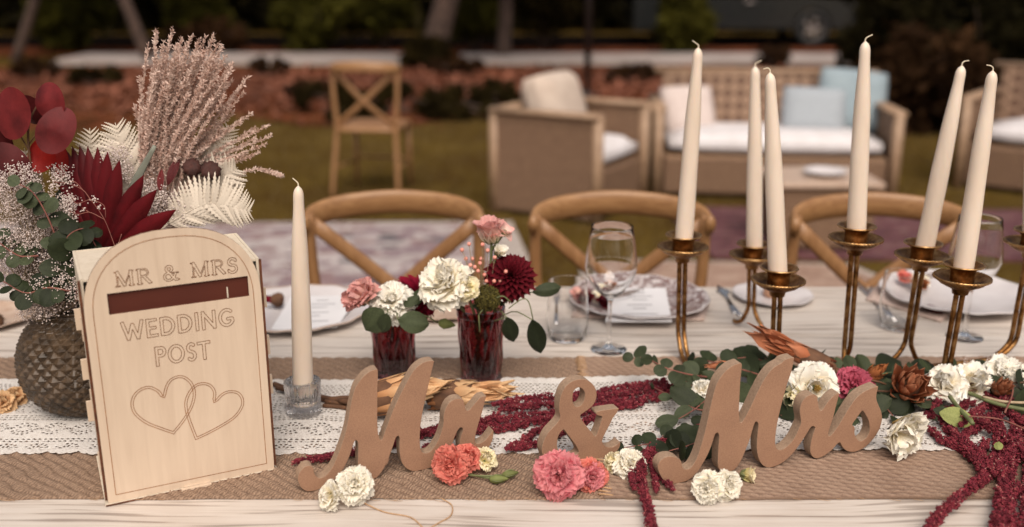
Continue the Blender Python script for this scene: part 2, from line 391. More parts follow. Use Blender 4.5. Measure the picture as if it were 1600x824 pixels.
    m.col(m.mix(.5, m.ramp(n, [(.35, '3a281a'), (.5, '4c3c1e'), (.7, '66542a')]), m.ramp(n2, [(.3, '3c2a14'), (.7, '6c5828')]))); m.bump(n2, .03); M_['lawn'] = m.m
    m = MT('leaf_mulch', 1, Specular_IOR_Level=0.0); co = m.coord(); n = m.noise(co, 2.2, 6, .75); m.col(m.ramp(n, [(.34, '20120c'), (.5, '54301f'), (.68, '844a34')])); m.bump(n, .05); M_['mulch'] = m.m
    M_['kerb'] = simple('pale_paving', '8e827c', 'ab9f9a', 1.5, .8)
    M_['road'] = simple('dark_asphalt', '0c0908', '120e0d', 3, 1.0, Specular_IOR_Level=0.0)
    M_['grass'] = simple('grass_blades', '4a3a1c', '6c582e', .8, .9)
    M_['litter'] = simple('fallen_leaves', '502c1c', '925840', 1.2, .8)
    M_['fol'] = foliagemat('tree_foliage', '0c0c05', '54501e')
    M_['folshade'] = foliagemat('shaded_foliage', '120e07', '3a3016'); M_['foldark'] = foliagemat('dark_foliage', '080704', '2a2512')  # folshade has the shade put into its leaf colour
    M_['folbrown'] = foliagemat('russet_foliage', '1c120b', '46301e')
    M_['folsun'] = foliagemat('sunlit_foliage', '5a5220', 'a09448')  # sunlight on the bush is painted into this yellow leaf colour
    M_['bark'] = simple('tree_bark', '2e221c', '5e4a40', 12, .9, .02, 30)
    M_['pole'] = simple('dark_metal', '1c1614', '2a2220', 12, .5)
    m = MT('patchwork_rug', .95); co = m.coord((1, 1.6, 1)); vo = m.nd('TexVoronoi', distance='CHEBYCHEV'); vo.inputs['Scale'].default_value = 8.5; m.l(co, vo.inputs[0])
    c = m.ramp(vo.outputs['Color'], [(.1, '7c5e60'), (.3, 'a89e9c'), (.5, '766068'), (.65, 'b4aaa8'), (.8, '2c2e3a'), (.95, '8c7068')], 'CONSTANT')
    n = m.noise(m.coord((1, 4, 1)), 12, 4); m.col(m.mix(.28, c, m.ramp(n, [(.35, '6a5656'), (.6, 'b4aaa8')]))); M_['rug1'] = m.m
    m = MT('faded_pink_rug', .95); co = m.coord((1, 2, 1)); n = m.noise(co, 6, 5, .7); m.col(m.ramp(n, [(.3, '34242a'), (.5, '5c3238'), (.7, '7a605c')])); M_['rug2'] = m.m
    m = MT('beige_rug', .95); co = m.coord((1, 2, 1)); n = m.noise(co, 9, 5, .7); m.col(m.ramp(n, [(.3, '6e5648'), (.5, '95796a'), (.7, 'b09a8a')])); M_['rug3'] = m.m
    M_['fringe'] = simple('rug_border', '9c9088', 'b4aaa4', 10, .9)
    M_['carpaint'] = MT('dark_car_paint', .25, Coat_Weight=.6).col((.012, .013, .013)).m
    M_['carglass'] = MT('car_glass', .08).col((.01, .01, .012)).m
    M_['tyre'] = MT('tyre_rubber', .85).col((.015, .014, .014)).m
    M_['alloy'] = MT('alloy_wheel', .35, Metallic=.8).col((.35, .3, .28)).m
    M_['lamp'] = MT('lamp_lens', .2).col((.5, .4, .36)).m
    M_['string'] = simple('jute_string', 'a88460', 'c09c78', 200, .9)
def leafmat(name, a, b, tr=.12):
    m = MT(name, .6); m.b.inputs['Specular IOR Level'].default_value = .25; t = m.attr('t'); co = m.coord(rnd=True); n = m.noise(co, 35, 4)
    x = m.nd('Math', operation='MULTIPLY_ADD'); x.inputs[1].default_value = .5; m.l(t, x.inputs[0]); m.l(n, x.inputs[2])
    c = m.ramp(x.outputs[0], [(.35, a), (.95, b)])
    oi = m.nd('ObjectInfo'); hs = m.nd('HueSaturation'); ma = m.nd('MapRange'); ma.inputs[3].default_value = .6; ma.inputs[4].default_value = 1.3
    m.l(oi.outputs['Random'], ma.inputs[0]); m.l(ma.outputs[0], hs.inputs['Value']); m.l(c, hs.inputs['Color'])
    m.col(hs.outputs[0]); m.bump(m.noise(m.coord((4, 4, 1), rnd=True), 90), .0005, .5); m.transl(tr, hs.outputs[0]); return m.m
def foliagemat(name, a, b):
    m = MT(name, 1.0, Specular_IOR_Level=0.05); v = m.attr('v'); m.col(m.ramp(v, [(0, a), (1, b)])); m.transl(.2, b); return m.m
mats()

# ================================================================ the outdoor setting
def sheet(name, pts, z, m, nx=1, kind='structure', **k):
    V = [(x, y, z) for x, y in pts]
    return part(name, V, [tuple(range(len(V)))], m, None, loc=(0, 0, 0), smooth=False, kind=kind, **k)
sheet('ground', [(-150, -20), (150, -20), (150, 250), (-150, 250)], 0, M_['lawn'])
def ragged(x0, x1, y0, y1, a, n=60):
    r = random.Random(5)
    P = [(x0+(x1-x0)*i/n, y0+a*(r.random()-.5)) for i in range(n+1)]
    return P+[(x1-(x1-x0)*i/n, y1+a*.3*(r.random()-.5)) for i in range(n+1)]
sheet('flower_bed', ragged(-30, 30, 10.0, 15.95, 1.4), .012, M_['mulch'])
sheet('far_bed', ragged(-30, 30, 17.9, 20.0, .2), .012, M_['mulch'])
b = MB()
for x0, x1 in ((-30, -9.4), (-7.4, -1.5), (-.9, 14)):
    b.box(((x0+x1)/2, 17.0, .03), (x1-x0, 1.5, .09))
b.build('path', M_['kerb'], None, loc=(0, 0, 0), smooth=False, kind='structure')
sheet('road', [(-60, 20.05), (60, 20.05), (60, 24), (-60, 24)], .016, M_['road'])

def scatter_quads(P, size, rng, flat=0., v=None):
    """P (n,3) centres -> many small random leaf quads"""
    n = len(P); a = rng.normal(size=(n, 3)); a[:, 2] *= (1-flat); a /= np.linalg.norm(a, axis=1)[:, None]
    t = rng.normal(size=(n, 3)); t[:, 2] *= (1-flat); b_ = np.cross(a, t); b_ /= np.linalg.norm(b_, axis=1)[:, None]
    if flat > .5:
        up = np.tile([0, 0, 1.], (n, 1)); b_ = np.cross(a, up); b_ /= np.linalg.norm(b_, axis=1)[:, None]
    s = size*(.5+rng.random(n))[:, None]
    V = np.stack([P-a*s, P-b_*s*.45, P+a*s, P+b_*s*.45], 1).reshape(-1, 3)
    F = np.arange(4*n).reshape(-1, 4)
    return V, F
rg = np.random.default_rng(3)
n = 45000
P = np.stack([rg.uniform(-6, 7, n), 3+rg.random(n)**1.0*7.6, np.zeros(n)], 1)
h = rg.uniform(.02, .05, n); a = rg.uniform(0, 2*pi, n); le = rg.normal(0, .012, (n, 2))
w_ = .004
V = np.stack([P+np.stack([np.cos(a)*w_, np.sin(a)*w_, 0*a], 1), P-np.stack([np.cos(a)*w_, np.sin(a)*w_, 0*a], 1), P+np.stack([le[:, 0], le[:, 1], h], 1)], 1).reshape(-1, 3)
part('lawn_grass', V, np.arange(3*n).reshape(-1, 3), M_['grass'], None, loc=(0, 0, 0), smooth=False, kind='stuff', label='short olive green lawn grass between the rugs and the garden seats', cat='grass')
n = 16000
P = np.stack([rg.uniform(-14, 14, n), rg.triangular(9.2, 13.5, 15.9, n), rg.uniform(.02, .07, n)], 1)
keep = (P[:, 1] > 10.4) | (rg.random(n) < .35)
V, F = scatter_quads(P[keep], .06, rg, .55)
part('leaf_litter', V, F, M_['litter'], None, loc=(0, 0, 0), smooth=False, kind='stuff', label='russet fallen leaves and bark covering the bed in front of the pale path', cat='leaf litter')

def crown_pts(c, R, n, rng, clumps):
    cs = rng.normal(size=(clumps, 3)); cs /= np.linalg.norm(cs, axis=1)[:, None]; cs *= (rng.random(clumps)**.4)[:, None]
    cs = cs*np.array(R)*.8; k = rng.integers(0, clumps, n); rr = min(R)*.33
    d = rng.normal(size=(n, 3)); d *= rr*.55
    vv = rng.random(clumps)[k]*.6+rng.random(n)*.4
    return cs[k]+d+np.array(c), vv
def bush(name, label, cat, x, y, R, m, n=2500, size=.09, clumps=26, trunk=None, group=None, z=None, seed=1):
    rng = np.random.default_rng(seed)
    t = thing(name, label, cat, (x, y, 0), group)
    z = R[2]*.9 if z is None else z
    P, v = crown_pts((x, y, z), R, n, rng, clumps); P[:, 2] = np.abs(P[:, 2])+.02
    V, F = scatter_quads(P, size, rng)
    part('crown' if trunk else 'foliage', V, F, m, t, smooth=False, attrs={'v': np.repeat(v, 4)})
    mb = MB()
    if trunk:
        mb.tube(trunk[0], trunk[1], 10, smooth=4)
        top = Vector(trunk[0][-1])
        for i in range(7):
            a = i*2.4; e = Vector((x, y, z))+Vector((cos(a)*R[0]*.7, sin(a)*R[1]*.7, R[2]*(.5*random.random()-.1)))
            mb.tube([top, top.lerp(e, .5)+Vector((0, 0, .1)), e], [trunk[1][-1]*.5, .02], 6, smooth=3)
        mb.build('trunk', M_['bark'], t)
    else:
        for i in range(9):
            a = i*2.4; mb.tube([(x+cos(a)*.05, y+sin(a)*.05, 0), (x+cos(a)*R[0]*.4, y+sin(a)*R[1]*.4, z), (x+cos(a)*R[0]*.7, y+sin(a)*R[1]*.7, z+R[2]*.4)], [.02, .006], 5, smooth=3)
        mb.build('branches', M_['bark'], t)
    return t
def tp(px, py): p = T(px, py, 0); return p
# trees whose trunks show at the top of the photograph
def tree(label, base_px, top_px, r0, r1, H, R, m, n, seed, crown_dz=0, Y=None, size=.12, cdx=0):
    p = tp(*base_px) if Y is None else WY(base_px[0], base_px[1], Y); p.z = 0
    q = WY(top_px[0], top_px[1], p.y); d = (q-p)/max(q.z, .1)
    top = p+d*H; top.z = H
    pts = [p+Vector((0, 0, -.05)), p+d*(H*.35)+Vector((.03, 0, 0)), p+d*(H*.7), top]
    pts[1].z = H*.35; pts[2].z = H*.7
    b = bush('garden_tree', label, 'tree', top.x+cdx, p.y, R, m, n, size, 30, ([tuple(v) for v in pts], [r0, r0*.8, r1]), 'trees behind the garden', H+R[2]*.35+crown_dz, seed)
    return b
tree('slender leaning tree trunk rising left of the pampas grass', (236, 100), (193, 2), .10, .07, 3.4, (2.2, 2, 1.3), M_['fol'], 5000, 11)
tree('stout grey tree trunk rising behind the lone cross-back chair', (668, 108), (690, 20), .21, .15, 3.0, (2.4, 2, 1.25), M_['fol'], 6000, 12)
tree('thin dark tree trunk right of the stout grey trunk', (786, 92), (788, 5), .13, .09, 2.9, (1.6, 1.6, 1.0), M_['fol'], 3000, 13)
tree('forked pale tree trunk at the far left edge of the garden', (22, 96), (45, 20), .09, .05, 3.0, (2.0, 2, 1.2), M_['fol'], 4500, 14)
# low hanging foliage / shrubs seen along the top edge
def shrub(label, px, py, ry, rx, rz, m, n, Y, seed, size=.1, zc=None, name='garden_shrub', cat='shrub'):
    c = WY(px, py, Y)
    return bush(name, label, cat, c.x, Y, (rx, ry, rz), m, n, size, 24, None, 'shrubs round the garden', zc if zc is not None else max(c.z, rz*.7), seed)
shrub('yellow green shrub beyond the path behind the red eucalyptus leaves', 105, 22, .7, .75, .62, M_['fol'], 4200, 18.9, 21)
shrub('dark green shrub beyond the path above the lone cross-back chair', 500, 30, .8, 1.2, .66, M_['fol'], 4200, 19.2, 22)
shrub('olive shrub with bright tips between the stout trunk and the thin trunk', 742, 20, .6, .6, .6, M_['fol'], 3000, 18.9, 23)
shrub('rounded yellow green shrub behind the first tall candle', 1070, 30, .5, .48, .8, M_['fol'], 3000, 18.6, 24)
shrub('low dry russet shrub at the foot of the pampas side of the path', 325, 75, .5, .9, .35, M_['folbrown'], 2200, 18.8, 25)
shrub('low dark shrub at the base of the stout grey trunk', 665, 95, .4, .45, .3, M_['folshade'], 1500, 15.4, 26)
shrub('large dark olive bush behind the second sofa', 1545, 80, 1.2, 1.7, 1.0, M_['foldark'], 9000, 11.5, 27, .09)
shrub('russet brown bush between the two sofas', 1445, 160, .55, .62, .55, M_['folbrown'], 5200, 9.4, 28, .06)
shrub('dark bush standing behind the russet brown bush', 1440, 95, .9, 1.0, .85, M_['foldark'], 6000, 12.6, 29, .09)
shrub('bush with sunlight painted into its golden leaves behind the tallest candle and dark bush', 1465, 32, .5, .6, .75, M_['folsun'], 3000, 14.8, 30)
shrub('low dark shrub standing for a shadow zone behind the left arm of the wicker armchair', 800, 185, .4, 1.5, .18, M_['folshade'], 2500, 10.2, 31, .06)  # this and the next leaf mass stand for dark green shadow
shrub('dark ground hugging shrub standing for a shadow zone behind the lone cross-back chair', 640, 170, .5, 1.6, .2, M_['folshade'], 2800, 10.6, 32, .06)
shrub('tiny brown plant beside the path behind the twin candles', 1210, 100, .3, .35, .2, M_['folbrown'], 600, 15.8, 33, .06)
shrub('muted green shrub beyond the path behind the pampas plume', 300, 18, .6, .8, .6, M_['fol'], 2600, 19.4, 41)
shrub('muted green shrub beyond the path left of the stout grey trunk', 600, 14, .5, .6, .6, M_['fol'], 2600, 19.5, 42)
shrub('muted green shrub beyond the path between thin trunk and lamp post', 850, 12, .6, .6, .5, M_['folshade'], 2200, 19.5, 43)
for i, (px, py, Y, r_, mk) in enumerate(((420, 112, 14.6, .30, 'folbrown'), (150, 140, 13.2, .34, 'folshade'), (560, 205, 9.8, .30, 'folshade'), (715, 118, 14.4, .34, 'folbrown'), (985, 130, 13.6, .3, 'folbrown'), (60, 118, 14.2, .36, 'folbrown'), (480, 160, 12.0, .26, 'folbrown'))):
    shrub(('dry tufted plant in the leaf litter left of the lone chair top', 'low shaded plant in the leaf litter behind the red round leaves', 'low shaded plant on the lawn edge left of the lone chair seat', 'dry tufted plant in the leaf litter beside the stout trunk base', 'dry tufted plant between armchair pillow and first tall candle', 'dry tufted plant at the far left end of the leaf litter', 'small dry plant in the leaf litter just left of the lone chair')[i], px, py, r_*.7, r_*1.5, r_*.45, M_[mk], 900, Y, 60+i, .05)
# a dark wood closes the view
n = 42000
P = np.stack([rg.uniform(-34, 34, n), rg.uniform(24.5, 27.5, n), rg.random(n)**.8*7.5], 1)
keep = mnoise and (np.sin(P[:, 0]*1.3)+np.sin(P[:, 0]*.47+1)+6.3 > P[:, 2])
V, F = scatter_quads(P[keep], .34, rg); vv = rg.random(int(keep.sum()))
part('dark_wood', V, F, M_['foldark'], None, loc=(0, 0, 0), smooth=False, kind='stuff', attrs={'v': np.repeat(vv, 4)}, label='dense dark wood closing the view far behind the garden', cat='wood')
b = MB()
for i in range(48):
    x = -34+i*1.45+random.uniform(-.4, .4); b.tube([(x, 27.6, 0), (x+.1, 27.6, 6)], .45, 7)
b.box((0, 28.4, 3), (72, .5, 6)); b.build('trunks_and_shade_wall', M_['foldark'], None, loc=(0, 0, 0), kind='stuff', label='dark trunks and an added dark wall standing for shade deep inside the far wood', cat='wood')  # the box is an added dark wall for shade, closing off the sky
# pole
t = thing('lamp_post', 'thin dark metal post standing behind the wicker armchair', 'post', tp(917, 152))
p = tp(917, 152); b = MB(); b.lathe([(.16, 0), (.16, .03), (.05, .05), (.045, .08)], 16, p); b.build('base', M_['pole'], t)
b = MB(); b.tube([p+Vector((0, 0, .05)), p+Vector((0, 0, 3.1))], .042, 10); b.build('pole', M_['pole'], t)
b = MB(); b.lathe([(.05, 0), (.16, .04), (.17, .22), (.1, .32), (0, .36)], 16, p+Vector((0, 0, 3.1))); b.build('lantern', M_['pole'], t)
# parked car, only its lower flank shows
t = thing('parked_car', 'dark car parked beyond the path with one alloy wheel showing', 'car', (5.0, 21.2, 0))
def prof_extrude(P, y0, y1):
    n = len(P); V = [(x, y0, z) for x, z in P]+[(x, y1, z) for x, z in P]
    F = [tuple(range(n))[::-1], tuple(range(n, 2*n))]+[(i, (i+1) % n, n+(i+1) % n, n+i) for i in range(n)]
    return V, F
def arch(cx, r, s=8): return [(cx-r*cos(pi*i/s), .34+r*sin(pi*i/s)) for i in range(s+1)]
lo = [(2.45, .3)]+arch(3.3, .40)+arch(6.05, .40)[0:]+[(7.15, .3), (7.22, .62), (7.05, .84), (5.9, .98), (5.2, 1.42), (3.9, 1.5), (2.9, 1.35), (2.45, 1.0)]
V, F = prof_extrude(lo, 20.55, 22.2); b = MB(); b.add(V, F); b.build('body', M_['carpaint'], t, smooth=False)
b = MB(); V, F = prof_extrude([(3.0, .98), (5.75, .98), (5.1, 1.36), (3.95, 1.43), (3.05, 1.3)], 20.53, 20.56); b.add(V, F); b.build('side_window', M_['carglass'], t, smooth=False)
for cx in (3.3, 6.05):
    for y in (20.62, 22.12):
        R = Matrix.Translation((cx, y, .345)) @ Matrix.Rotation(pi/2, 4, 'X')
        b = MB(); b.lathe([(.22, -.09), (.31, -.1), (.345, -.07), (.345, .07), (.31, .1), (.22, .09), (.22, -.09)], 32, M=R); w = b.build('wheel', M_['tyre'], t)
        b = MB(); b.lathe([(0, .05), (.05, .06), (.06, .04)], 12, M=R)
        for k in range(5):
            a = k*2*pi/5; b.box((0, 0, 0), (.2, .05, .02), M=R @ Matrix.Rotation(a, 4, 'Z') @ Matrix.Translation((.12, 0, .055)))
        b.lathe([(.205, .03), (.225, .08), (.222, .03)], 28, M=R); b.build('rim', M_['alloy'], w)
b = MB(); b.box((7.12, 20.75, .7), (.18, .3, .14), bev=.03); b.build('headlight', M_['lamp'], t)
b = MB(); b.box((4.75, 20.53, .86), (.18, .03, .03), bev=.008); b.build('door_handle', M_['alloy'], t)

# rugs
def rug(name, label, P, m, border=None, z=.022):
    t = thing(name, label, 'rug', (P[0][0], P[0][1], 0), 'rugs on the lawn')
    def slab(nm, Q, z0, z1, mm):
        n = len(Q); V = [(x, y, z0) for x, y in Q]+[(x, y, z1) for x, y in Q]
        part(nm, V, [tuple(range(n))[::-1], tuple(range(n, 2*n))]+[(i, (i+1) % n, n+(i+1) % n, n+i) for i in range(n)], mm, t, smooth=False)
    if border:
        slab('border', P, .001, z, border); c = Vector((sum(p[0] for p in P)/4, sum(p[1] for p in P)/4))
        slab('field', [tuple(c+(Vector(p)-c)*.93) for p in P], z-.004, z+.004, m)
    else: slab('field', P, .001, z, m)
g = lambda px, py: tuple(tp(px, py)[:2])
rug('patchwork_rug', 'faded patchwork rug lying behind the first table chair', [(-3.6, 4.3), (.16, 4.3), (.0, 5.75), (-3.3, 5.7)], M_['rug1'], M_['fringe'])
rug('pink_rug', 'faded pink red rug under the rattan coffee table', [(1.05, 5.0), (4.6, 4.9), (4.6, 6.0), (.95, 6.15)], M_['rug2'])
rug('beige_rug', 'worn beige patterned rug behind the middle table chair', [(.30, 3.9), (2.1, 3.8), (1.72, 4.85), (.35, 4.95)], M_['rug3'], M_['fringe'])

# ---- cross-back chairs
def crossback(label, loc, yaw, group):
    t = thing('cross_back_chair', label, 'chair', (0, 0, 0), group)
    # local: seat in front at -Y, back at +Y
    wd = .215; b = MB()
    pts = [(-wd-.008, -.075, .838), (-wd+.01, -.01, .850), (-wd*.6, .045, .860), (0, .068, .866), (wd*.6, .045, .860), (wd-.01, -.01, .850), (wd+.008, -.075, .838)]
    b.tube(pts, [(.024, .013), (.033, .014), (.034, .014), (.033, .014), (.024, .013)], 16, smooth=5, flat=(0, 0, 1)); b.build('back_rail', M_['oakrail'], t)
    for s in (-1, 1):
        b = MB(); b.tube([(s*wd, -.05, .862), (s*wd, -.03, .7), (s*(wd-.015), -.02, .45), (s*(wd+.0), .03, .2), (s*(wd+.01), .07, 0)], [.014, .0165, .017, .016, .013], 10, smooth=4); b.build('back_post', M_['oak'], t)
        b = MB(); b.tube([(s*(wd-.005), -.035, .835), (0, .015+.006*s, .64), (-s*(wd-.02), -.022, .475)], (.019, .006), 8, smooth=5, flat=(0, 0, 1)); b.build('cross_strap', M_['oak'], t)
        b = MB(); b.tube([(s*.185, -.40, .44), (s*.195, -.41, 0)], [.018, .013], 10); b.build('front_leg', M_['oak'], t)
        b = MB(); b.tube([(s*.19, -.405, .18), (s*.21, .03, .2)], .009, 8); b.build('stretcher', M_['oak'], t)
        b = MB(); b.lathe([(.0, .004), (.004, .003), (.0045, 0)], 10, M=Matrix.Translation((s*(wd), -.065, .845)) @ Matrix.Rotation(pi/2, 4, 'X')); b.build('screw', M_['pole'], t)
    b = MB(); b.tube([(-.19, -.405, .2), (.19, -.405, .2)], .009, 8); b.build('stretcher', M_['oak'], t)
    b = MB(); V = []
    ring = [(-.19, 0), (-.215, -.2), (-.205, -.40), (-.12, -.445), (.12, -.445), (.205, -.40), (.215, -.2), (.19, 0), (0, .012)]
    R = crom([Vector((x, y, 0)) for x, y in ring], 3, True); n = len(R)
    V = [(p.x, p.y, .435) for p in R]+[(p.x, p.y, .462) for p in R]+[(p.x*.85, (p.y+.21)*.85-.21, .468) for p in R]
    F = [tuple(range(n))[::-1]]+[(i, (i+1) % n, n+(i+1) % n, n+i) for i in range(n)]+[(n+i, n+(i+1) % n, 2*n+(i+1) % n, 2*n+i) for i in range(n)]
    b.add(V, F); b.build('seat_frame', M_['oak'], t)
    b = MB(); b.add(V[2*n:], [tuple(range(n))]); b.build('seat', M_['rush'], t, smooth=False)
    t.location = loc; t.rotation_euler = (0, 0, yaw); return t
grp = 'cross-back chairs'
def railpos(px, py=318, z=.88):
    return T(px, py, z)
c0 = crossback('oak cross-back chair at the table behind the two plum glasses of flowers', Vector((railpos(616).x, 2.50, 0)), 0.02, grp)
for px, lab, yw, dy in ((968, 'oak cross-back chair at the table behind the left wine glass', 0, -.0), (1366, 'oak cross-back chair at the table behind the brass candelabra', .0, -.02)):
    copy_tree(c0, Vector((railpos(px).x, 2.49+dy, 0)), yw, lab, grp)
copy_tree(c0, (-.96, 6.50, 0), radians(172), 'lone oak cross-back chair standing out on the grass', grp)

# ---- wicker lounge furniture
def cushion(name, label, cat, M, d, m, puff=.35, parent=None, group=None):
    bm = bmesh.new(); bmesh.ops.create_cube(bm, size=1); bmesh.ops.subdivide_edges(bm, edges=bm.edges[:], cuts=7, use_grid_fill=True)
    V = []
    for v in bm.verts:
        x, y, z = v.co*2
        k = (1-x**4)*(1-y**4)
        zz = z*(.28+.72*k**puff)
        V.append(M @ Vector((x*d[0]/2*(1-.05*(1-abs(z))*0-.04*(y*y)), y*d[1]/2*(1-.04*x*x), zz*d[2]/2)))
    F = [[w.index for w in f.verts] for f in bm.faces]; bm.free()
    return part(name, V, F, m, parent, loc=None if parent else M.translation, label=label, cat=cat, group=group)
def TR(x, y, z, rz=0, rx=0, ry=0): return Matrix.Translation((x, y, z)) @ Matrix.Rotation(rz, 4, 'Z') @ Matrix.Rotation(rx, 4, 'X') @ Matrix.Rotation(ry, 4, 'Y')
def lounge(name, label, cat, M, w, d, h, hb, seat_m, lattice=True, cushlabel=None, back=None, sh=.30, group=None):
    """local: width along x, front at -y, z up; M places it"""
    t = thing(name, label, cat, M.translation, group)
    def bx(nm, c, dd, m, bev=.015): b = MB(); b.box(c, dd, bev=bev); b.xf(M); return b.build(nm, m, t, smooth=False)
    th = .085
    for s in (-1, 1): bx('arm_panel', (s*(w/2-th/2), 0, h/2+.01), (.04, d-.02, h-.03), M_['wicker'])
    for s in (-1, 1):
        for e in (-1, 1):
            b = MB(); b.tube([(s*(w/2-th/2)+0, e*(d/2-.02), 0), (s*(w/2-th/2), e*(d/2-.02), h)], .036, 8); b.xf(M); b.build('leg', M_['rattan'], t)
        b = MB(); b.tube([(s*(w/2-th/2), -d/2, h), (s*(w/2-th/2), d/2, h)], (.052, .02), 10, flat=(1, 0, 0)); b.xf(M); b.build('arm_rail', M_['rattan'], t)
    bx('backrest', (0, d/2-th/2, hb/2+.01), (w-2*th-.004, th, hb-.02), M_['lattice'] if lattice else M_['wicker'])
    b = MB(); b.tube([(-w/2+.03, d/2-th/2, hb), (w/2-.03, d/2-th/2, hb)], (.05, .02), 10, flat=(0, 1, 0)); b.xf(M); b.build('back_rail', M_['rattan'], t)
    bx('front_panel', (0, -d/2+.04, sh/2+.02), (w-2*th-.004, .04, sh-.03), M_['wicker'])
    b = MB(); b.box((0, 0, sh), (w-2*th-.01, d-th-.02, .03)); b.xf(M); b.build('seat_deck', M_['rattan'], t, smooth=False)
    cushion('seat_cushion', cushlabel, 'cushion', M @ TR(0, -.03, sh+.085), (w-2*th-.02, d-th-.02, .15), seat_m, .3, None, 'seat cushions of the wicker furniture')
    return t
MA = TR(.37, 6.22, 0, radians(60))
lounge('wicker_armchair', 'boxy wicker armchair standing on the lawn behind the middle chair', 'armchair', MA, .78, .74, .64, .64, M_['whitecush'], False, 'white seat cushion in the boxy wicker armchair')
cushion('back_pillow', 'plump cream pillow against the back of the wicker armchair', 'pillow', MA @ TR(.05, .14, .63, 0, radians(72)), (.5, .42, .26), M_['creamcush'], .4)
MS = TR(1.75, 6.78, 0, radians(-6))
lounge('wicker_sofa', 'two-seat wicker sofa with latticed back behind the tall candles', 'sofa', MS, 1.60, .78, .58, .77, M_['whitecush'], True, 'long white seat cushion on the two-seat wicker sofa', sh=.27)
cushion('throw_pillow', 'blush white pillow leaning in the left corner of the sofa', 'pillow', MS @ TR(-.54, .12, .52, radians(20), radians(66)), (.38, .34, .15), M_['pinkcush'], .5, None, 'throw pillows on the sofa')
cushion('throw_pillow', 'pale grey pillow in front of the light blue pillow', 'pillow', MS @ TR(.30, .06, .53, radians(-8), radians(66), radians(8)), (.42, .33, .15), M_['greycush'], .5, None, 'throw pillows on the sofa')
cushion('throw_pillow', 'light blue pillow standing on its corner at the sofa right end', 'pillow', MS @ TR(.57, .16, .60, radians(-14), radians(68), radians(16)), (.46, .42, .15), M_['bluecush'], .5, None, 'throw pillows on the sofa')
MR = TR(4.05, 6.55, 0, radians(-38))
lounge('wicker_sofa', 'second wicker sofa at the right edge of the photograph', 'sofa', MR, 1.9, .8, .62, .80, M_['whitecush'], True, 'white seat cushion on the sofa at the right edge')
# coffee table
p = tp(1285, 372); t = thing('coffee_table', 'low rattan coffee table with pale top on the pink rug', 'table', (1.66, 5.4, 0))
b = MB(); b.box((1.66, 5.3, .2), (.50, .42, .33), bev=.02); b.build('base', M_['wicker'], t, smooth=False)
b = MB(); b.box((1.66, 5.3, .38), (.56, .48, .03), bev=.012); b.build('top', M_['cerrim'], t, smooth=False)
b = MB(); b.lathe([(0, .003), (.05, .003), (.052, 0), (.055, .0), (.11, .03), (.115, .032), (.11, .026), (.06, .008), (0, .008)], 32, (1.68, 5.26, .3965)); b.build('white_bowl', M_['cer'], None, loc=(1.68, 5.26, .3965), label='shallow white dish on the rattan coffee table', cat='dish')

# ================================================================ the table
tab = thing('dining_table', 'long whitewashed pine table running across the whole photograph', 'table', (0, 1.6, 0))
y = 1.055; k = 0
while y < 2.05:
    wb = .156; b = MB(); b.box((.1, y+wb/2, TZ-.02), (3.5, wb-.0022, .04), bev=.0015); b.build('board', M_['board'], tab, smooth=False); y += wb+.002
YB = y
for y_ in (1.2, 2.03):
    b = MB(); b.box((.1, y_, TZ-.07), (3.3, .04, .06)); b.build('apron', M_['board'], tab, smooth=False)
for x_ in (-1.5, 1.7):
    for y_ in (1.2, 2.03): b = MB(); b.box((x_, y_, (TZ-.04)/2), (.08, .08, TZ-.04), bev=.004); b.build('leg', M_['board'], tab, smooth=False)

